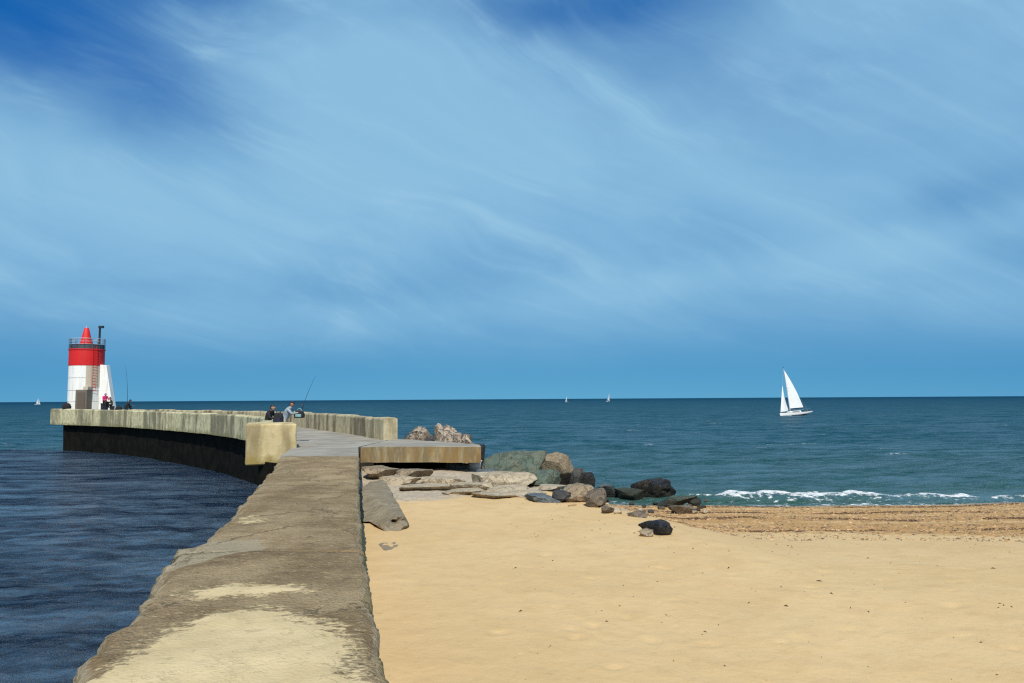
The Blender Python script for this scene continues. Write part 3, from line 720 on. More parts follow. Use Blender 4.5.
# ------------------------------------------------------------------ water
def build_water():
    rr = [0.8]
    while rr[-1] < 30: rr.append(rr[-1] * 1.010 + 0.004)
    while rr[-1] < 260: rr.append(rr[-1] * 1.0085)
    while rr[-1] < 26000: rr.append(rr[-1] * 1.035)
    rr = np.array(rr)
    th = np.concatenate([np.linspace(-math.pi, -0.95, 40, endpoint=False), np.linspace(-0.95, 0.95, 760), np.linspace(0.95, math.pi, 41)[1:]])
    Rg, Tg = np.meshgrid(rr, th, indexing='ij'); X = Rg * np.sin(Tg); Y = Rg * np.cos(Tg)
    dr = np.gradient(rr)[:, None]; dt = Rg * np.abs(np.gradient(th))[None]; sp = np.maximum(dr, np.minimum(dt, 3 * dr))
    # harbour side of the mole / walkway
    harb = np.zeros(X.shape)
    lx = np.array([p[0] for p in LAND] + [-6.5, -1.35, 2.0]); ly = np.array([p[1] for p in LAND] + [23.0, 4.6, -20.0])
    o_ = np.argsort(ly); xl = np.interp(Y, ly[o_], lx[o_])
    wob = 0.5 * np.sin(X * 0.11) + 0.2 * np.sin(X * 0.5)
    harb = sstep(0.6, -0.2, X - xl - 0.9) * sstep(0.25, -0.25, Y - 73.6 - wob * 0.5)
    r = np.random.default_rng(12); Z = np.zeros(X.shape)
    for k in range(46):
        lam = 0.5 * 1.075 ** k if k < 40 else r.uniform(9, 22); ang = math.pi + r.normal(0, 0.75) + 0.2
        kx, ky = math.sin(ang) * 2 * math.pi / lam, math.cos(ang) * 2 * math.pi / lam
        amp = 0.0120 * lam ** 0.80 / (1 + (lam / 3.2) ** 1.5) if lam < 9 else 0.022
        fade = sstep(2.2, 4.0, lam / sp)
        ph = kx * X + ky * Y + r.uniform(0, 6.28) + 1.2 * np.sin(0.13 * X * r.uniform(0.5, 1.5) + 0.1 * Y)
        Z += amp * fade * (np.sin(ph) + 0.25 * np.sin(2 * ph + 0.6)) * (1 - (0.15 if lam < 1.3 else 0.72) * harb)
    Z *= 0.75 + 0.9 * (fbm(X * 0.08, Y * 0.12, 61, 3) + 0.3)
    s = shore_Y(X); d = Y - s
    beachside = sstep(4.0, 7.0, X + 0.15 * (d))
    near = sstep(-1.0, 9.0, d)
    Z = np.where(harb > 0.5, Z, Z * (0.25 + 0.75 * near))
    nA = fbm(X * 0.18, Y * 0.05, 71, 4); nB = fbm(X * 0.9, Y * 0.4, 81, 4); nC = fbm(X * 2.6, Y * 2.0, 91, 4)
    crest = 1.9 + 0.9 * nA * 2 + 0.35 * nB * 2
    w = d - crest
    hgt = (0.25 + 0.20 * nA * 2 + 0.12 * nB * 2) * sstep(5.8, 8.0, X)
    prof = np.where(w < 0, np.exp(-(w / 0.50) ** 2), np.exp(-(w / 1.5) ** 2))
    Z += np.maximum(hgt, 0.08 * (X > 6)) * prof * (1 - harb)
    # a second, unbroken swell further out
    w2 = d - 11 - 2 * nA * 2; Z += 0.10 * np.exp(-(w2 / 1.6) ** 2) * (1 - harb) * sstep(2, 8, X)
    # foam
    xpx = X / np.maximum(Y, 1) * FPX + 512
    brk = sstep(9.0, 11.2, X + nB * 4) * sstep(17.8, 16.0, X + nB * 5)
    fl = sstep(0.0, 0.5, hgt)
    foam = np.zeros(X.shape)
    foam = np.maximum(foam, (0.73 + 0.03 * brk + 0.06 * sstep(16, 18, X) + 0.7 * nB) * np.exp(-((w + 0.05) / 0.40) ** 2) * sstep(5.5, 7.5, X))
    foam = np.maximum(foam, brk * (0.46 + 0.6 * nC + 0.22 * sstep(-0.6, 0.0, w)) * sstep(-1.35, -0.8, w + nB) * sstep(0.40, 0.1, w))
    foam = np.maximum(foam, 0.42 * sstep(-0.3, 0.1, d) * sstep(2.2, 1.0, d) * sstep(4, 6, X))
    foam = np.maximum(foam, (0.70 + 0.5 * nC) * np.exp(-((d - 0.10 - 0.5 * nB) / 0.24) ** 2) * sstep(5, 7, X))
    # froth round the rocks
    foam = np.maximum(foam, 0.52 * sstep(6.5, 5.0, X) * sstep(-2, 0.5, X) * sstep(-0.5, 0.3, d) * sstep(2.6, 0.6, d))
    # scattered whitecaps
    wc = fbm(X * 0.22, Y * 0.55, 101, 4)
    foam = np.maximum(foam, np.where((Y > 45) & (Y < 240), np.clip((wc - 0.205) * 7, 0, 0.5), 0) * (1 - harb))
    # ragged seam where harbour water meets the open sea
    foam = np.maximum(foam, 0.58 * np.exp(-((Y - 74.1 - wob * 0.5) / 0.40) ** 2) * (X < -41.0))
    shallow = (0.45 * sstep(9.0, 0.5, d) + 0.35 * sstep(60.0, 2.0, d)) * (1 - harb) * sstep(0, 5, X)
    shallow = np.maximum(shallow, prof * sstep(0.5, -0.3, w) * sstep(5.5, 7, X) * 0.85 * (w > -3))
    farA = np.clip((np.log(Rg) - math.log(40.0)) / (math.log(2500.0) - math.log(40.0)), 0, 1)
    V = np.stack([X, Y, Z], -1).reshape(-1, 3)
    # earth curvature is left out: the sheet simply reaches the horizon
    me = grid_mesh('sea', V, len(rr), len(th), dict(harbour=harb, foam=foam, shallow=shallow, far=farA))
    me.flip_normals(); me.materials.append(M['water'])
    o = obj('sea', me); tag(o, kind='structure')
    print('water verts', len(V))
build_water()

# ------------------------------------------------------------------ rocks
def rock_mesh(name, dims, seed, sub=3, cuts=9, rough=0.2, flat=0.0):
    bm = bmesh.new(); bmesh.ops.create_icosphere(bm, subdivisions=sub, radius=1.0); r = random.Random(seed)
    planes = []
    for _ in range(cuts):
        n = Vector((r.gauss(0, 1), r.gauss(0, 1), r.gauss(0, 0.8))).normalized(); planes.append((n, r.uniform(0.34, 0.72)))
    planes.append((Vector((r.uniform(-0.15, 0.15), r.uniform(-0.2, 0.1), 1)).normalized(), r.uniform(0.55, 0.75) - flat * 0.3))
    for v in bm.verts:
        p = v.co.copy()
        for n, d in planes:
            k = p.dot(n) - d
            if k > 0: p -= n * k * 0.97
        p *= 1 + rough * nz(p, 1.6, seed * 1.37, 5) + rough * 0.45 * nz(p, 4.0, seed * 0.7, 4)
        v.co = p
    xs = [v.co.x for v in bm.verts]; ys = [v.co.y for v in bm.verts]; zs = [v.co.z for v in bm.verts]
    for v in bm.verts:
        v.co.x = (v.co.x - (max(xs) + min(xs)) / 2) / (max(xs) - min(xs)) * dims[0]
        v.co.y = (v.co.y - (max(ys) + min(ys)) / 2) / (max(ys) - min(ys)) * dims[1]
        v.co.z = (v.co.z - min(zs)) / (max(zs) - min(zs)) * dims[2]
    me = bpy.data.meshes.new(name); bm.to_mesh(me); bm.free()
    me.polygons.foreach_set('use_smooth', [True] * len(me.polygons))
    me.set_sharp_from_angle(angle=R(38))
    return me
def rock_px(label, box_, mat, seed, depth=None, Yfront=None, zbase=None, sub=3, rough=0.2, cuts=9, flat=0.0, rz=0.0, sink=0.3, hh=None,  name='boulder', cat='rock', group=None, tilt=(0, 0)):
    """box_: outline in the photograph; its foot stands on the beach (or at Yfront, zbase)"""
    x0, y0, x1, y1 = box_; cx = (x0 + x1) / 2
    if Yfront is None:
        foot = ground_hit(cx, y1)
    else:
        foot = at_Y(cx, y1, Yfront)
    Y = foot.y; wid = (x1 - x0) / FPX * Y
    dep = depth or wid * 0.8
    zb = foot.z if zbase is None else zbase
    topz = at_Y(cx, y0, Y + dep * 0.45).z
    h = hh or max(topz - zb, 0.12)
    me = rock_mesh(name, (wid, dep, h * (1 + sink)), seed, sub, cuts, rough, flat); me.materials.append(mat)
    o = obj(name, me); o.location = (foot.x, Y + dep * 0.42, zb - h * sink); o.rotation_euler = (tilt[0], tilt[1], rz)
    tag(o, label, cat, group)
    return o
rk = rock_px
# big ones at the end of the slab and along the waterline
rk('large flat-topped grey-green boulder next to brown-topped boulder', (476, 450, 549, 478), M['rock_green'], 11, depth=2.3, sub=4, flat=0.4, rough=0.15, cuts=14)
rk('blocky boulder with tan top and black front beside the grey-green boulder', (540, 452, 577, 485), M['rock_tan_top'], 22, depth=1.2, sub=4, rough=0.14)
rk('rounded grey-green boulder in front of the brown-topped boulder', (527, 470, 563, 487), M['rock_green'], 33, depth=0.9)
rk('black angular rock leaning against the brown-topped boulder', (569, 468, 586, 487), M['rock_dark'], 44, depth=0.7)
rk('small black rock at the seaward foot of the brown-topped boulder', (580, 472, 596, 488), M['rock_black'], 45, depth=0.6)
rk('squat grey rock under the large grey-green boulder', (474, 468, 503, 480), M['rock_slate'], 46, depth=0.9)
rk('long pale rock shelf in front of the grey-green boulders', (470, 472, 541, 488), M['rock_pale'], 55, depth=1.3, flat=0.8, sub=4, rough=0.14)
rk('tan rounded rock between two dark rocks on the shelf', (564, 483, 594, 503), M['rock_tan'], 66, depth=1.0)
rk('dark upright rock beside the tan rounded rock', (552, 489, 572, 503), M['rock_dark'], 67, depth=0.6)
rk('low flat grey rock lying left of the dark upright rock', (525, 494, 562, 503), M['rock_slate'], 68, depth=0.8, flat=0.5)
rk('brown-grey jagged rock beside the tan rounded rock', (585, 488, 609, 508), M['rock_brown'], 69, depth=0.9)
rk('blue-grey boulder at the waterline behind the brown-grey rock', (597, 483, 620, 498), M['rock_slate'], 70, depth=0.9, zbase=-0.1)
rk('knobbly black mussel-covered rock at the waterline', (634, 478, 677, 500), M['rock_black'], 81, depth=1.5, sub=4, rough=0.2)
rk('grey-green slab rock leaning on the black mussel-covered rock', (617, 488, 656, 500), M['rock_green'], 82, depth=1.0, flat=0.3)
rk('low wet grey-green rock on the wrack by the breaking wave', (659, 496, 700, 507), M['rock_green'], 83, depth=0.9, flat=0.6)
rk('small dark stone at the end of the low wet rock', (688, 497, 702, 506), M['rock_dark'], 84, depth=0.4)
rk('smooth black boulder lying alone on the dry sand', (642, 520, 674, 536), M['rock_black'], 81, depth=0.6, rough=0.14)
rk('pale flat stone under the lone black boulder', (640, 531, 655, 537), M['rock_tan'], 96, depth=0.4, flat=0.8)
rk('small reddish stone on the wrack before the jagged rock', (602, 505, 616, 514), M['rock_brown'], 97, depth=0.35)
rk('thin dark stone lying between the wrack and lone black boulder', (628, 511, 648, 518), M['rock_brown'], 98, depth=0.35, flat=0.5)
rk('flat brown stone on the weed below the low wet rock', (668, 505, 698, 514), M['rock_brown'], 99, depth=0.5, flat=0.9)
# revetment behind the slab
rk('pinkish boulder next to the end of the seaward parapet', (397, 426, 426, 446), M['rock_pink'], 109, Yfront=33.6, zbase=1.6, depth=1.4, sub=4, rough=0.2, cuts=13)
rk('small grey rock between the pinkish boulder and ridge rock', (417, 431, 436, 446), M['rock_brown'], 111, Yfront=33.4, zbase=1.6, depth=0.9)
rk('tall craggy pink ridge rock behind the rusty slab', (432, 423, 466, 452), M['rock_pink'], 116, Yfront=31.6, zbase=1.6, depth=1.6, sub=4, rough=0.24, cuts=13)
rk('sloping pale rock tailing off from the pink ridge rock', (452, 433, 480, 452), M['rock_pink'], 117, Yfront=30.4, zbase=1.9, depth=1.3, sub=4, rough=0.24, cuts=13)
rk('small black rock at the outer corner of the rusty slab', (473, 443, 485, 455), M['rock_black'], 114, Yfront=29.6, zbase=1.9, depth=0.7)
rk('low brown rock between ridge rock and sloping pale rock', (458, 434, 472, 450), M['rock_brown'], 131, Yfront=31.0, zbase=1.6, depth=0.9)
rk('dark wedge-shaped rock just behind the end of the seaward parapet', (392, 431, 406, 446), M['rock_dark'], 132, Yfront=34.6, zbase=1.2, depth=0.8)
rk('small grey rock at the foot of the pinkish boulder', (424, 433, 444, 448), M['rock_dark'], 115, Yfront=33.0, zbase=1.4, depth=0.8)
# under the slab
rk('white and grey stone wedged under the slab corner', (461, 460, 482, 476), M['rock_white'], 120, depth=0.7, Yfront=28.4, zbase=1.55)
rk('smooth grey-green rock under the rusty slab', (440, 461, 475, 478), M['rock_slate'], 121, depth=0.9, Yfront=28.2, zbase=1.5)
rk('low rock shelf in the shade under the rusty slab', (360, 466, 398, 480), M['rock_tan'], 122, depth=1.3, flat=0.7, rough=0.12)
rk('flat tan shelf continuing under the middle of the slab', (394, 469, 432, 481), M['rock_tan'], 123, depth=1.1, flat=0.8, rough=0.12)
# flat pale ledges in the sand
random.seed(21)
led = [(372, 476, 420, 486), (418, 476, 470, 485), (398, 484, 452, 491), (448, 482, 500, 491), (486, 486, 530, 493), (440, 489, 488, 495), (500, 491, 548, 497), (538, 485, 568, 492), (470, 494, 520, 499)]
for k, b in enumerate(led):
    o = rk('thin pale slab of layered rock lying flush in the sand before the platform', b, M['rock_pale'], 200 + k, depth=0.95 + 0.2 * (k % 3), flat=1.2, rough=0.16, name='rock_ledge', group='layered rock ledges in the sand', sink=1.0)
# concrete lumps along the walkway
def lump(label, foot_px, dims, zrise, seed, rough):
    p = ground_hit(*foot_px); me = rock_mesh('concrete_lump', (dims[0], dims[1], dims[2]), seed, 5, 7, rough, 1.0); me.materials.append(M['lump'])
    o = obj('concrete_lump', me); o.location = (p.x, p.y, float(beach_z(p.x, p.y)) + zrise - dims[2]); o.rotation_euler = (0, 0, R(13)); tag(o, label, 'concrete')
lump('long low lump of old concrete lying in sand against the walkway', (377, 503), (1.5, 8.8, 0.9), 0.28, 303, 0.12)
lump('half buried patch of broken concrete in the sand by the walkway', (384, 548), (0.55, 1.7, 0.5), 0.022, 306, 0.26)
# stray small stones
random.seed(33)
for k in range(26):
    x = random.uniform(596, 705); y = random.uniform(501, 515); w = random.uniform(4, 8)
    rk('small brown or grey stone scattered round the shelf and wrack', (x, y - w * 0.5, x + w, y), M[random.choice(('rock_brown', 'rock_dark', 'rock_pale', 'rock_slate'))], 400 + k, sub=2, name='stone', cat='stone', group='small stones round the rock shelf')

# ------------------------------------------------------------------ litter on the sand (uncountable)
def chips(name, n, sampler, mat, size, seed, flat=0.35, kind='stuff', label=None):
    r = np.random.default_rng(seed); vs, fs = [], []
    for i in range(n):
        X, Y = sampler(r); z = float(beach_z(X, Y)); s_ = size * min(math.exp(r.normal(0, 0.4)), 2.0); a = r.uniform(0, 6.28); el = r.uniform(1, 3.0)
        c, q = math.cos(a), math.sin(a); b = len(vs)
        for (px, py, pz) in ((-1, 0, 0), (0, -0.6, 0), (1, 0, 0), (0, 0.6, 0), (0.1 * r.normal(), 0, flat * r.uniform(0.6, 1.6))):
            px *= el * s_; py *= s_; vs.append((X + px * c - py * q, Y + px * q + py * c, z + pz * s_ * 1.5 + (-0.004 if pz == 0 else 0.006) + r.uniform(-0.004, 0.006)))
        fs += [(b, b + 1, b + 4), (b + 1, b + 2, b + 4), (b + 2, b + 3, b + 4), (b + 3, b, b + 4)]
    me = bpy.data.meshes.new(name); me.from_pydata(vs, [], fs); o = obj(name, me, mat); tag(o, label, None, None, kind); return o
def s_wrack(r):
    while True:
        Y = r.uniform(15.5, 32.4); X = r.uniform(1.0, 30)
        d = float(shore_Y(X)) - Y; n = float(fbm(np.array(X * 0.25), np.array(Y * 0.5), 31, 3))
        band = 0.5 + 0.5 * math.sin(d * 1.55 + 2.5 * n)
        if d > 0.6 and d < 16.5 and r.random() < 0.3 + 0.7 * band ** 2: return X, Y
def s_line(r):
    while True:
        X = r.uniform(2.5, 30); b = r.choice((1.4, 5.6, 9.4, 13.5), p=(0.2, 0.3, 0.35, 0.15)); Y = float(shore_Y(X)) - b + 0.5 * math.sin(X * 0.6 + b) + r.normal(0, 0.16)
        if vnoise(np.array(X * 0.8), np.array(b), 4) > 0.38: return X, Y
def s_sparse(r):
    return r.uniform(-0.2, 20), r.uniform(6.0, 20)
chips('seaweed_wrack', 4600, s_line, M['weed'], 0.030, 1, label='dark dry seaweed strewn in lines along the beach')
chips('shell_litter', 15000, s_wrack, M['litter'], 0.021, 2, label='pinkish tan shell and weed litter covering the upper wrack')
chips('pebble_litter', 6000, s_wrack, M['pebble'], 0.022, 3, label='brown and grey pebbles among the wrack')
chips('sand_debris', 650, s_sparse, M['weed'], 0.009, 4, label='small dark twigs and weed scraps on dry sand')

# ------------------------------------------------------------------ lighthouse
lh = empty('lighthouse', (LHX, LHY, 3.71)); tag(lh, 'small red and white round lighthouse with gallery at the mole head', 'lighthouse')
ZB = 0.0; zt = lambda ypx: at_Y(85, ypx, LHY).z - 3.71
RAD = 1.57
joints = [0.0, zt(402), zt(391), zt(378.5), zt(366)]
for a, b in zip(joints, joints[1:]):
    bm = bmesh.new(); rg = lathe(bm, [(RAD - 0.05, a + 0.003), (RAD - 0.05, a + 0.04), (RAD, a + 0.06), (RAD, b - 0.02), (RAD - 0.05, b - 0.003)], 56); bm.faces.new(rg[-1]); bm.faces.new(list(reversed(rg[0])))
    o = obj('tower_course', bm, M['white_paint'], lh, smooth=False); o.data.polygons.foreach_set('use_smooth', [len(p.vertices) == 4 for p in o.data.polygons]); o.data.set_sharp_from_angle(angle=R(30))
z0, z1 = zt(366), zt(349.5)
bm = bmesh.new(); rg = lathe(bm, [(RAD + 0.02, z0), (RAD + 0.03, z0 + 0.05), (RAD + 0.03, z1 - 0.12), (RAD + 0.09, z1 - 0.1), (RAD + 0.09, z1)], 56); bm.faces.new(rg[-1]); bm.faces.new(list(reversed(rg[0])))
o = obj('red_band', bm, M['red_paint'], lh); o.data.polygons.foreach_set('use_smooth', [len(p.vertices) == 4 for p in o.data.polygons]); o.data.set_sharp_from_angle(angle=R(30))
# gallery railing
rt = zt(339.3) - z1
for k in range(14):
    a = 2 * math.pi * (k + 0.3) / 14; bm = bmesh.new(); x, y = (RAD + 0.02) * math.cos(a), (RAD + 0.02) * math.sin(a)
    tube(bm, [(x, y, z1), (x, y, z1 + rt)], 0.028, 6); obj('railing_post', bm, M['grey_metal'], lh)
for h_, rr_ in ((rt, 0.032), (rt * 0.72, 0.022), (rt * 0.45, 0.022)):
    bm = bmesh.new(); tube(bm, [((RAD + 0.02) * math.cos(2 * math.pi * k / 40), (RAD + 0.02) * math.sin(2 * math.pi * k / 40), z1 + h_) for k in range(41)], rr_, 6, cap=False); obj('rail', bm, M['rail_white'], lh)
bm = bmesh.new(); lathe(bm, [(RAD - 0.02, z1), (RAD - 0.02, z1 + rt * 0.44), (RAD - 0.06, z1 + rt * 0.44), (RAD - 0.06, z1)], 40); obj('kick_panel', bm, M['grey_metal'], lh)
# lantern cone
cx = (83.8 - 85) / FPX * LHY; tz = zt(328)
lan = [(0.62, z1), (0.60, z1 + 0.35), (0.50, z1 + 0.9), (0.36, z1 + 1.5), (0.22, tz - 0.05), (0.19, tz)]
bm = bmesh.new(); rg = lathe(bm, lan, 24, cx, 0); bm.faces.new(rg[-1]); lo = obj('lantern', bm, M['red_paint'], lh, smooth=True); lo.data.set_sharp_from_angle(angle=R(40))
bm = bmesh.new(); tube(bm, [(cx, 0, tz), (cx, 0, tz + 0.22)], 0.06, 8); obj('lantern_light', bm, M['rail_white'], lo)
# mast with a beacon box on the gallery
mx = (98.7 - 85) / FPX * LHY; bm = bmesh.new(); tube(bm, [(mx, -0.3, z1), (mx, -0.3, zt(328))], 0.10, 10); box(bm, mx - 0.10, mx + 0.36, -0.42, -0.18, zt(328.5), zt(326.3)); obj('signal_mast', bm, M['dark_metal'], lh)
# weathered ladder strip with cage
bm = bmesh.new()
for k in range(9):
    pass
def shell(a0, a1, r0, r1, za, zb, n=8):
    bm = bmesh.new(); ins = []; 
    for i in range(n + 1):
        a = a0 + (a1 - a0) * i / n; c, s_ = math.cos(a), math.sin(a)
        ins.append([bm.verts.new((r * c, r * s_, z)) for r, z in ((r0, za), (r1, za), (r1, zb), (r0, zb))])
    for a, b in zip(ins, ins[1:]):
        for j in range(4): bm.faces.new((a[j], a[(j + 1) % 4], b[(j + 1) % 4], b[j]))
    bm.faces.new(ins[0]); bm.faces.new(list(reversed(ins[-1]))); bmesh.ops.recalc_face_normals(bm, faces=bm.faces); return bm
obj('weathered_strip', shell(R(-62), R(-14), RAD - 0.1, RAD + 0.035, zt(391) + 0.4, z0 - 0.02), M['weathered'], lh)
bm.free(); bm = bmesh.new()
a = R(-38); ca, sa = math.cos(a), math.sin(a); tx, ty = -sa, ca; rr_ = RAD + 0.16
for sg in (-1, 1): tube(bm, [(ca * rr_ + tx * 0.2 * sg, sa * rr_ + ty * 0.2 * sg, 1.9), (ca * rr_ + tx * 0.2 * sg, sa * rr_ + ty * 0.2 * sg, z1 + 0.3)], 0.018, 6)
for k in range(22):
    z = 2.0 + k * 0.28
    if z < z1: tube(bm, [(ca * rr_ - tx * 0.2, sa * rr_ - ty * 0.2, z), (ca * rr_ + tx * 0.2, sa * rr_ + ty * 0.2, z)], 0.016, 6)
obj('ladder', bm, M['red_paint'], lh)
# porch with door, low walls beside it
px0, px1 = (86 - 85) / FPX * LHY, (97.2 - 85) / FPX * LHY
bm = bmesh.new(); box(bm, px0, px1, -1.95, -1.0, 0.004, zt(390)); bevel(bm, 0.03, 1); po = obj('porch', bm, M['porch'], lh)
bm = bmesh.new(); box(bm, px0 + 0.2, px0 + 0.95, -1.985, -1.952, 0.05, zt(390) - 0.25); obj('door', bm, M['door'], po)
bm = bmesh.new(); box(bm, px1 - 0.42, px1 + 0.05, -1.9, -1.0, zt(390) + 0.003, zt(387)); obj('porch_step', bm, M['weathered'], po)
# white buttress fin on the right
fx = [((x - 85) / FPX * LHY, zt(y)) for x, y in ((99.0, 409.5), (114.8, 409.5), (106.6, 365.5), (99.0, 364.8))]
fx[0] = (fx[0][0], 0.004); fx[1] = (fx[1][0], 0.004)
bm = bmesh.new(); fr = [bm.verts.new((x, -0.35, z)) for x, z in fx]; bk = [bm.verts.new((x, 0.35, z)) for x, z in fx]
bm.faces.new(fr); bm.faces.new(list(reversed(bk)))
for i in range(4): bm.faces.new((fr[i], bk[i], bk[(i + 1) % 4], fr[(i + 1) % 4]))
bmesh.ops.recalc_face_normals(bm, faces=bm.faces); bevel(bm, 0.04, 2)
obj('buttress', bm, M['white_paint'], lh)

# ------------------------------------------------------------------ people
def person(label, loc, rz, joints, mats, hair=None, hat=None, scale=1.0):
    """joints: dict of skeleton points in metres; mats: top, legs, shoes materials"""
    J = {k: Vector(v) for k, v in joints.items()}
    names, edges, rad = [], [], []
    def add(n, r): names.append(n); rad.append(r); return len(names) - 1
    R_ = dict(pelvis=0.155, spine=0.145, chest=0.165, neckb=0.085, neck=0.06, shL=0.078, shR=0.078, elL=0.05, elR=0.05, wrL=0.036, wrR=0.036, hdL=0.04, hdR=0.04,
              hipL=0.10, hipR=0.10, knL=0.07, knR=0.07, anL=0.048, anR=0.048, toL=0.042, toR=0.042)
    idx = {k: add(k, r) for k, r in R_.items()}
    E = [('pelvis', 'spine'), ('spine', 'chest'), ('chest', 'neckb'), ('neckb', 'neck')]
    for s_ in 'LR': E += [('chest', 'sh' + s_), ('sh' + s_, 'el' + s_), ('el' + s_, 'wr' + s_), ('wr' + s_, 'hd' + s_), ('pelvis', 'hip' + s_), ('hip' + s_, 'kn' + s_), ('kn' + s_, 'an' + s_), ('an' + s_, 'to' + s_)]
    me = bpy.data.meshes.new('person_src'); me.from_pydata([J[n] for n in names], [(idx[a], idx[b]) for a, b in E], [])
    o = bpy.data.objects.new('person_src', me); col.objects.link(o)
    md = o.modifiers.new('skin', 'SKIN'); md.use_smooth_shade = True
    for v, r in zip(me.skin_vertices[0].data, rad): v.radius = (r, r)
    me.skin_vertices[0].data[idx['pelvis']].use_root = True
    sb = o.modifiers.new('sub', 'SUBSURF'); sb.levels = 2; sb.render_levels = 2
    dg = bpy.context.evaluated_depsgraph_get(); ev = o.evaluated_get(dg); bm = bmesh.new(); bm.from_mesh(ev.to_mesh()); ev.to_mesh_clear()
    bpy.data.objects.remove(o)
    # head with face
    h = J['head']; look = Vector(joints.get('look', (1, 0, 0))).normalized(); side = Vector((0, 0, 1)).cross(look).normalized(); up = look.cross(side)
    hb = bmesh.new(); bmesh.ops.create_uvsphere(hb, u_segments=20, v_segments=14, radius=1.0)
    for v in hb.verts:
        x, y, z = v.co; k = 1 - 0.18 * max(0, -z)
        n_ = 0.028 * math.exp(-((y / 0.16) ** 2) - ((z + 0.05) / 0.22) ** 2) if x > 0 else 0
        eye = -0.010 * math.exp(-((abs(y) - 0.34) / 0.15) ** 2 - ((z - 0.12) / 0.12) ** 2) if x > 0 else 0
        mo = -0.006 * math.exp(-((y) / 0.25) ** 2 - ((z + 0.45) / 0.06) ** 2) if x > 0 else 0
        ear = 0.016 * math.exp(-((x + 0.05) / 0.18) ** 2 - ((z + 0.02) / 0.24) ** 2) * (1 if abs(y) > 0.7 else 0)
        p = look * (x * 0.098 * k + n_ + eye + mo) + side * (y * 0.078 * k + math.copysign(ear, y)) + up * (z * 0.122)
        v.co = h + p
    tmp = bpy.data.meshes.new('h'); hb.to_mesh(tmp); hb.free(); nf = len(bm.faces); bm.from_mesh(tmp); bpy.data.meshes.remove(tmp)
    # five fingers on each hand
    for s_ in 'LR':
        w_, d_ = J['wr' + s_], J['hd' + s_]; ax = (d_ - w_).normalized(); sd = ax.cross(Vector((0, 0, 1))); sd = sd.normalized() if sd.length > 0.1 else Vector((0, 1, 0)); nn_ = sd.cross(ax)
        for q, (o_, ln) in enumerate(((-0.030, 0.062), (-0.010, 0.078), (0.010, 0.074), (0.028, 0.055))):
            b0 = d_ + sd * o_; tube(bm, [b0, b0 + ax * ln * 0.55 - nn_ * 0.008, b0 + ax * ln - nn_ * 0.034], [0.010, 0.009, 0.007], 6)
        b0 = w_.lerp(d_, 0.5) - sd * 0.03; tube(bm, [b0, b0 - sd * 0.025 + ax * 0.03, b0 - sd * 0.028 + ax * 0.062], [0.012, 0.010, 0.008], 6)
    me = bpy.data.meshes.new('person'); bm.to_mesh(me); bm.free()
    for mm in (mats['top'], mats['legs'], mats['shoes'], M['skin']): me.materials.append(mm)
    segs = [(a, b) for a, b in E]
    def kind(p):
        best, bk = 1e9, 0
        for a, b in segs:
            A, B = J[a], J[b]; d = B - A; k = max(0, min(1, (p - A).dot(d) / max(d.length_squared, 1e-9))); L = (p - A - d * k).length - (R_[a] + (R_[b] - R_[a]) * k)
            if L < best:
                best = L
                if a[:2] in ('wr',) or b == 'neck': bk = 3
                elif a[:2] == 'an': bk = 2
                elif a[:3] == 'hip' or a[:2] == 'kn' or b[:3] == 'hip': bk = 1
                elif a == 'pelvis' and k < 0.35: bk = 1
                else: bk = 0
        if (p - h).length < 0.15 and (p - h).length < best + 0.14: bk = 3
        return bk
    for p in me.polygons: p.material_index = kind(p.center); p.use_smooth = True
    o = obj('person', me); o.location = loc; o.rotation_euler = (0, 0, rz); o.scale = (scale,) * 3
    tag(o, label, 'person', 'people on the mole')
    # hair / hat cap
    hm = bmesh.new(); bmesh.ops.create_uvsphere(hm, u_segments=18, v_segments=12, radius=1.0)
    for v in hm.verts:
        x, y, z = v.co; p = look * (x * 0.108 - 0.012) + side * (y * 0.090) + up * (z * 0.128 + 0.012); v.co = h + p
    bmesh.ops.delete(hm, geom=[v for v in hm.verts if (v.co - h).dot(up) < 0.02 and (v.co - h).dot(look) > -0.03], context='VERTS')
    obj('hat' if hat else 'hair', hm, hat or hair or M['hair'], o, smooth=True)
    if hat:
        bm = bmesh.new(); base = h + up * 0.05
        tube(bm, [base + look * 0.07, base + look * 0.15 - up * 0.012], [0.075, 0.05], 10)
        for v in bm.verts: v.co = v.co - up * ((v.co - base).dot(up)) * 0.85
        obj('hat_brim', bm, hat, o)
    return o
def skel(**kw):
    """standing skeleton facing +x, feet at z=0, 1.72 m tall"""
    J = dict(pelvis=(0, 0, 0.93), spine=(0, 0, 1.10), chest=(0, 0, 1.30), neckb=(0, 0, 1.45), neck=(0.01, 0, 1.52), head=(0.03, 0, 1.61),
             shL=(0, 0.18, 1.41), shR=(0, -0.18, 1.41), elL=(-0.02, 0.24, 1.13), elR=(-0.02, -0.24, 1.13), wrL=(0.08, 0.24, 0.90), wrR=(0.08, -0.24, 0.90), hdL=(0.11, 0.24, 0.82), hdR=(0.11, -0.24, 0.82),
             hipL=(0, 0.09, 0.88), hipR=(0, -0.09, 0.88), knL=(0.03, 0.10, 0.48), knR=(0.03, -0.10, 0.48), anL=(0, 0.10, 0.08), anR=(0, -0.10, 0.08), toL=(0.17, 0.12, 0.045), toR=(0.17, -0.12, 0.045))
    J.update(kw); return J
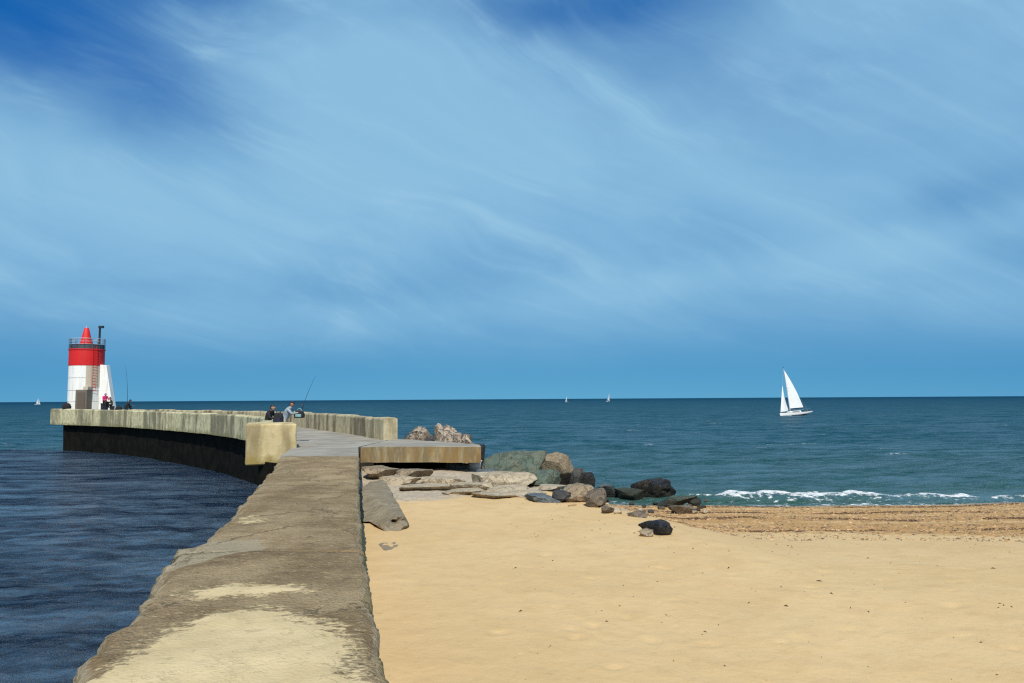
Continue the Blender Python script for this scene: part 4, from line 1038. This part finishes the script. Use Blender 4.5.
def seated(h=0.45, lean=0.15, **kw):
    L = lean
    J = dict(pelvis=(0, 0, h + 0.13), spine=(L * 0.35, 0, h + 0.29), chest=(L * 0.9, 0, h + 0.47), neckb=(L * 1.3, 0, h + 0.60), neck=(L * 1.5, 0, h + 0.66), head=(L * 1.9 + 0.02, 0, h + 0.74),
             shL=(L * 1.15, 0.18, h + 0.56), shR=(L * 1.15, -0.18, h + 0.56), elL=(L + 0.12, 0.23, h + 0.32), elR=(L + 0.12, -0.23, h + 0.32), wrL=(L + 0.34, 0.12, h + 0.30), wrR=(L + 0.34, -0.12, h + 0.30), hdL=(L + 0.42, 0.08, h + 0.30), hdR=(L + 0.42, -0.08, h + 0.30),
             hipL=(0.04, 0.10, h + 0.10), hipR=(0.04, -0.10, h + 0.10), knL=(0.46, 0.13, h + 0.08), knR=(0.46, -0.13, h + 0.08), anL=(0.44, 0.13, max(h - 0.36, 0.08)), anR=(0.44, -0.13, max(h - 0.36, 0.08)), toL=(0.60, 0.14, max(h - 0.40, 0.045)), toR=(0.60, -0.14, max(h - 0.40, 0.045)))
    J.update(kw); return J
dk = DECK
blk = dict(top=M['black_cloth'], legs=M['black_cloth'], shoes=M['black_cloth'])
# seated angler behind the end block, on a tackle box
pY = 31.6; pX = at_Y(267.5, 410, pY).x
person('person in black sitting hunched behind the thick end block of the parapet', (pX, pY, dk), R(-12), seated(0.66, 0.12), dict(top=M['black_cloth'], legs=M['navy_cloth'], shoes=M['black_cloth']))
bm = bmesh.new(); box(bm, -0.22, 0.2, -0.2, 0.2, 0.0, 0.66); bevel(bm, 0.03, 2); tb = obj('box_body', bm, M['navy_cloth'])
tk = empty('tackle_box', (pX, pY, dk + 0.01), R(-12)); tag(tk, 'dark tall tackle box under the hunched person in black', 'box'); tb.parent = tk
bm = bmesh.new(); box(bm, -0.24, 0.22, -0.22, 0.22, 0.58, 0.67); bevel(bm, 0.02, 2); obj('lid', bm, M['black_cloth'], tk)

def bag(name, label, loc, dims, mat, cat='bag', rz=0.0, flapmat=None):
    e = empty(name, loc, rz); tag(e, label, cat)
    w, d, h = dims; bm = bmesh.new(); box(bm, -w / 2, w / 2, -d / 2, d / 2, 0, h); bmesh.ops.subdivide_edges(bm, edges=bm.edges, cuts=4, use_grid_fill=True)
    for v in bm.verts:
        x, y, z = v.co.x / (w / 2), v.co.y / (d / 2), v.co.z / h
        k = 1 - 0.22 * max(0, z - 0.4) ** 2 / 0.36; sq = 1 - 0.10 * (x * x * y * y)
        v.co.x *= k * sq; v.co.y *= k * sq; v.co.z *= 1 - 0.10 * (x * x + y * y) * (1 if z > 0.6 else 0)
        q = nz(v.co, 4, 3, 3) * 0.03; v.co.x += q; v.co.y += q
        v.co.z = max(v.co.z, 0)
    obj('bag_body', bm, mat, e, smooth=True)
    bm = bmesh.new(); tube(bm, [(w * 0.25 * math.cos(a), 0, h * 0.93 + 0.10 * math.sin(a)) for a in np.linspace(0, math.pi, 9)], 0.014, 6); obj('handle', bm, flapmat or mat, e, smooth=True)
    bm = bmesh.new(); box(bm, -w * 0.3, w * 0.3, -d / 2 - 0.05, -d / 2 + 0.03, h * 0.12, h * 0.5); bevel(bm, 0.02, 2); obj('pocket', bm, flapmat or mat, e)
    return e
wp, td = landf(landL - 1.0); ni = Vector((-td.y, td.x, 0)); q = wp + ni * 0.3
bY = 30.4; bX = at_Y(278.5, 415, bY).x
# upright dark rucksack on a folding stool
st = empty('folding_stool', (bX, bY, dk)); tag(st, 'folding stool hidden behind the end block carrying a dark rucksack', 'stool')
for sx in (-1, 1):
    for sy in (-1, 1):
        bm = bmesh.new(); tube(bm, [(0.17 * sx, 0.15 * sy, 0.012), (-0.17 * sx, 0.15 * sy, 0.72)], 0.012, 6); obj('leg', bm, M['alu'], st)
bm = bmesh.new(); box(bm, -0.2, 0.2, -0.18, 0.18, 0.715, 0.745); bevel(bm, 0.01, 1); obj('seat', bm, M['navy_cloth'], st)
bag('rucksack', 'dark upright rucksack beside the hunched person in black', (bX, bY, dk + 0.746), (0.38, 0.26, 0.48), M['black_cloth'], flapmat=M['navy_cloth'])

# angler leaning over his gear
aY = 31.5; aX = at_Y(287.5, 412, aY).x
J = skel(pelvis=(-0.12, 0, 0.90), spine=(-0.06, 0, 1.06), chest=(0.04, 0, 1.25), neckb=(0.12, 0, 1.39), neck=(0.15, 0, 1.46), head=(0.20, 0, 1.55), look=(1, 0, -0.35),
         shL=(0.09, 0.18, 1.35), shR=(0.09, -0.18, 1.35), elL=(0.28, 0.22, 1.15), elR=(0.28, -0.22, 1.15), wrL=(0.48, 0.12, 1.24), wrR=(0.46, -0.14, 1.18), hdL=(0.55, 0.08, 1.27), hdR=(0.53, -0.10, 1.19),
         hipL=(-0.12, 0.09, 0.86), hipR=(-0.12, -0.09, 0.86), knL=(0.06, 0.12, 0.48), knR=(-0.12, -0.11, 0.46), anL=(0.02, 0.12, 0.08), anR=(-0.28, -0.11, 0.08), toL=(0.19, 0.13, 0.045), toR=(-0.12, -0.12, 0.045))
person('person in pale shirt and dark cap bending over a shoulder bag with fishing rod', (aX, aY, dk), R(-8), J, dict(top=M['white_cloth'], legs=M['beige_cloth'], shoes=M['black_cloth']), hat=M['navy_cloth'])
ca, sa = math.cos(R(-8)), math.sin(R(-8))
hand = Vector((aX + 0.55 * ca, aY + 0.55 * sa, dk + 1.24))
bag('shoulder_bag', 'teal and black bag held up by the person in pale shirt', (hand.x - 0.02, hand.y - 0.02, dk + 0.98), (0.40, 0.22, 0.30), M['black_cloth'], rz=R(-8), flapmat=M['teal_cloth'])
def rod(label, a, b, r0=0.016):
    a, b = Vector(a), Vector(b); e = empty('fishing_rod', a); tag(e, label, 'fishing rod')
    d = b - a; sag = Vector((0.06 * d.length * (1 if d.x >= 0 else -1), 0, -0.015 * d.length))
    n = 10; pts = [d * (k / n) + sag * (k / n) ** 3 for k in range(n + 1)]
    bl = [r0 * (1 - 0.72 * k / n) for k in range(n + 1)]
    bm = bmesh.new(); tube(bm, pts, bl, 8); obj('blank', bm, M['rod'], e, smooth=True)
    bm = bmesh.new(); tube(bm, [d * 0.0, d * 0.12], r0 * 1.6, 8); obj('grip', bm, M['black_cloth'], e)
    bm = bmesh.new(); ax = d.normalized(); sd = ax.cross(Vector((0, 1, 0))).normalized(); c = d * 0.15 + sd * 0.05; tube(bm, [c - Vector((0, 0.03, 0)), c + Vector((0, 0.03, 0))], 0.04, 10); obj('reel', bm, M['grey_metal'], e)
tip = at_Y(312.5, 375, aY); rod('thin fishing rod slanting up from the person in pale shirt', hand + Vector((0.04, 0.05, 0.04)), (tip.x, tip.y + 0.2, tip.z), 0.012)

# at the lighthouse
pz = 3.722
q = at_Y(104.3, 411, 73.6)
person('person in pink top and lilac hat sitting by the lighthouse buttress', (q.x, 73.6, pz), R(-35), seated(0.62, 0.06), dict(top=M['pink_cloth'], legs=M['black_cloth'], shoes=M['black_cloth']), hair=M['lilac_cloth'], scale=1.13)
bm = bmesh.new(); box(bm, -0.25, 0.22, -0.25, 0.25, 0.0, 0.70); bevel(bm, 0.04, 2); o = obj('crate_body', bm, M['navy_cloth']); cr = empty('fish_crate', (q.x, 73.6, pz), R(-35)); o.parent = cr; tag(cr, 'dark crate under the person in the pink top', 'crate')
bm = bmesh.new(); box(bm, -0.27, 0.24, -0.27, 0.27, 0.60, 0.705); bevel(bm, 0.02, 1); obj('lid', bm, M['black_cloth'], cr)
q = at_Y(112.0, 411, 73.9)
person('person in dark olive clothes sitting beside the person in pink', (q.x, 73.9, pz), R(-150), seated(0.42, 0.10), dict(top=M['olive_cloth'], legs=M['black_cloth'], shoes=M['black_cloth']))
bm = bmesh.new(); box(bm, -0.2, 0.2, -0.2, 0.2, 0.0, 0.42); bevel(bm, 0.04, 2); o = obj('bucket_body', bm, M['black_cloth']); cr = empty('fish_crate', (q.x, 73.9, pz), R(-150)); o.parent = cr; tag(cr, 'low dark crate under the person in olive', 'crate')
bm = bmesh.new(); box(bm, -0.22, 0.22, -0.22, 0.22, 0.34, 0.425); bevel(bm, 0.02, 1); obj('lid', bm, M['black_cloth'], cr)
def land_at_px(x, inset=0.29):
    best = None
    for k in range(400):
        p, t_ = landf(landL * k / 400); n_ = Vector((-t_.y, t_.x, 0)); p2 = p + n_ * inset
        xx = 512 + FPX * p2.x / p2.y
        if best is None or abs(xx - x) < best[0]: best = (abs(xx - x), p2, landL * k / 400)
    return best[1], best[2]
p, s_ = land_at_px(125.5); ztop = PZ1 + rise(s_) + 0.03
person('person in black curled over on top of the parapet beside an upright rod', (p.x, p.y, ztop), R(40), seated(0.0, 0.22, knL=(0.36, 0.14, 0.34), knR=(0.36, -0.14, 0.34), anL=(0.48, 0.14, 0.07), anR=(0.48, -0.14, 0.07), toL=(0.62, 0.15, 0.045), toR=(0.62, -0.15, 0.045)), blk)
p2, s2 = land_at_px(128.6); tipz = at_Y(128, 364, p2.y)
rod('tall fishing rod standing upright on the parapet next to the lighthouse', (p2.x, p2.y, PZ1 + rise(s2) + 0.02), (tipz.x, p2.y, tipz.z), 0.022)
p, s_ = land_at_px(119.5); bag('tackle_bag', 'small black bag on the parapet between lighthouse and curled-over person', (p.x, p.y, PZ1 + rise(s_) + 0.01), (0.5, 0.3, 0.30), M['black_cloth'])
p, s_ = land_at_px(67.5); bag('duffel_bag', 'large black bag on the parapet at the outer side of the lighthouse', (p.x, p.y, PZ1 + rise(s_) + 0.01), (0.75, 0.4, 0.55), M['black_cloth'])

# ------------------------------------------------------------------ sailing boats
def sailboat(label, loc, rz, heel, L=9.6, detail=True, group=None, jib_k=0.62, pitch=0.0):
    root = empty('sailboat', loc); root.rotation_euler = (Matrix.Rotation(rz, 3, 'Z') @ Matrix.Rotation(pitch, 3, 'Y') @ Matrix.Rotation(heel, 3, 'X')).to_euler()
    tag(root, label, 'sailboat', group)
    B = L * 0.30
    st = []
    ns = 17
    for i in range(ns):
        u = i / (ns - 1); x = -L / 2 + L * u
        bw = B / 2 * (math.sin(math.pi * min(1, (u * 0.62 + 0.36))) ** 0.9 if u > 0.0 else 0.9) * (1 if u < 0.97 else 0.55)
        if i == ns - 1: bw = 0.03
        fb = 0.62 + 0.52 * max(0, (u - 0.25)) ** 1.6 + 0.10 * (1 - u) ** 2
        keel = -0.42 * math.sin(math.pi * min(1, max(0.02, u * 0.94 + 0.05))) + 0.12 * (1 - u) ** 3
        st.append((x, bw * L / 9.6, fb * L / 9.6, keel * L / 9.6))
    def hull(za, zb, top=False):
        bm = bmesh.new(); rows = []
        for x, bw, fb, ke in st:
            row = []
            for j in range(-8, 9):
                a = j / 8; zfull = ke + (fb - ke) * abs(a) ** 1.7; y = bw * (math.copysign(1, a) * (1 - (1 - abs(a)) ** 2.2))
                row.append(bm.verts.new((x + 0.10 * (zfull - ke) * (1 if x > 0 else -0.3) * (x / L), y, zfull)))
            rows.append(row)
        for a, b in zip(rows, rows[1:]):
            for j in range(16): bm.faces.new((a[j], b[j], b[j + 1], a[j + 1]))
            bm.faces.new((a[16], b[16], b[0], a[0]))
        bm.faces.new(rows[0]); bm.faces.new(list(reversed(rows[-1]))); bmesh.ops.recalc_face_normals(bm, faces=bm.faces)
        return bm
    me = bpy.data.meshes.new('hull'); bm = hull(0, 1); bm.to_mesh(me); bm.free(); me.materials.append(M['hull']); me.materials.append(M['antifoul'])
    for p in me.polygons:
        p.use_smooth = True; p.material_index = 1 if p.center.z < 0.10 * L / 9.6 else 0
    me.set_sharp_from_angle(angle=R(40)); h_ = obj('hull', me, None, root)
    k = L / 9.6; mx = L * 0.14; mh = 12.0 * k; dz = 0.75 * k
    if detail:
        bm = bmesh.new(); vs = box(bm, -1.6 * k, 2.2 * k, -0.85 * k, 0.85 * k, dz - 0.1, dz + 0.40 * k); 
        for v in vs[4:]: v.co.x *= 0.86; v.co.y *= 0.8
        bevel(bm, 0.05, 2); cb = obj('cabin', bm, M['hull'], root)
        for sg in (-1, 1):
            bm = bmesh.new(); box(bm, -1.0 * k, 1.4 * k, sg * 0.80 * k - 0.02, sg * 0.80 * k + 0.02, dz + 0.10, dz + 0.26 * k); obj('cabin_window', bm, M['dark_metal'], cb)
        bm = bmesh.new()
        for sg in (-1, 1): tube(bm, [(x, bw * sg * 1.005, fb + 0.01) for x, bw, fb, ke in st], 0.035, 6)
        obj('toe_rail', bm, M['deckwood'], root)
        bm = bmesh.new()
        for sg in (-1, 1):
            tube(bm, [(L * 0.47, 0.05 * sg, 1.05), (L * 0.47, 0.12 * sg, 1.65), (L * 0.36, 0.7 * sg, 1.55)], 0.02, 6)
            tube(bm, [(-L * 0.47, 0.9 * sg, 0.7), (-L * 0.49, 0.9 * sg, 1.35), (-L * 0.36, 1.2 * sg, 1.3), (L * 0.36, 0.7 * sg, 1.55)], 0.018, 6)
        tube(bm, [(-L * 0.49, -0.9, 1.35), (-L * 0.49, 0.9, 1.35)], 0.02, 6); obj('guard_rail', bm, M['alu'], root)
    bm = bmesh.new(); tube(bm, [(mx, 0, dz), (mx, 0, mh)], 0.09 * k if detail else 0.15, 8); obj('mast', bm, M['rail_white'], root)
    bl = L * 0.42; ba = R(-10)
    bx, by = -math.cos(ba), -math.sin(ba)
    bm = bmesh.new(); tube(bm, [(mx, 0, 1.75 * k), (mx + bx * bl, by * bl, 1.7 * k)], 0.08 * k, 8); obj('boom', bm, M['dark_metal'], root)
    def sail(name, A, B_, C, belly, nu=12, nv=16, roach=0.0):
        """A tack, B clew, C head"""
        A, B_, C = Vector(A), Vector(B_), Vector(C); bm = bmesh.new(); nrm = (B_ - A).cross(C - A).normalized(); rows = []
        for j in range(nv + 1):
            v = j / nv; l = A.lerp(C, v); r_ = B_.lerp(C, v); r_ = r_ + (B_ - A).normalized() * roach * math.sin(math.pi * v)
            rows.append([bm.verts.new(l.lerp(r_, i / nu) + nrm * belly * math.sin(math.pi * (i / nu) ** 0.8) * (1 - v) ** 0.6) for i in range(nu + 1)])
        for a, b in zip(rows, rows[1:]):
            for i in range(nu): bm.faces.new((a[i], a[i + 1], b[i + 1], b[i]))
        return obj(name, bm, M['sail'], root, smooth=True)
    ms = sail('mainsail', (mx - 0.12, 0, 1.85 * k), (mx + bx * bl * 0.97, by * bl * 0.97, 1.82 * k), (mx - 0.12, 0, mh * 0.97), 0.35 * k, roach=0.35 * k)
    hd = Vector((L * 0.48, 0, 1.0 * k)).lerp(Vector((mx, 0, mh)), jib_k)
    sail('jib', (L * 0.47, 0, 1.15 * k), (mx - 0.2 * k, -0.75 * k, 1.45 * k), hd, 0.45 * k, roach=-0.30 * k)
    if detail:
        bm = bmesh.new(); tube(bm, [(L * 0.48, 0, 1.0), (mx, 0, mh)], 0.02, 6); tube(bm, [(-L * 0.48, 0, 0.7), (mx, 0, mh)], 0.015, 6); obj('stays', bm, M['alu'], root)
        bm = bmesh.new(); tube(bm, [(mx, -0.9, mh * 0.58), (mx, 0.9, mh * 0.58)], 0.03, 6); obj('spreader', bm, M['alu'], root)
        bm = bmesh.new(); tube(bm, [(mx, 0, mh), (mx, 0, mh + 0.5)], 0.02, 6); box(bm, mx - 0.2, mx + 0.2, -0.02, 0.02, mh + 0.32, mh + 0.40); obj('wind_vane', bm, M['dark_metal'], root)
        for b in (0.36, 0.62):
            pass
    return root
bY = 193.0; c = at_Y(795.0, 415, bY)
sailboat('white sailing yacht with two sails set heeling on the open sea', (c.x, bY, 0.05), R(180 + 24), R(6.0), pitch=R(3.5))
for (x, y1, L, label, rz, d) in ((608.3, 399, 10.0, 'taller faraway white sail standing against the sky on the horizon', R(60), 1150), (566.5, 401, 6.0, 'tiny faraway white boat just under the horizon near a taller sail', R(120), 1000), (37.5, 402, 8.0, 'faraway white sail on the horizon out beyond the lighthouse', R(40), 1200)):
    c = at_Y(x, y1, d); sailboat(label, (c.x, d, 0.0), rz, R(6), L, detail=False, group='faraway sailing boats', jib_k=0.9)
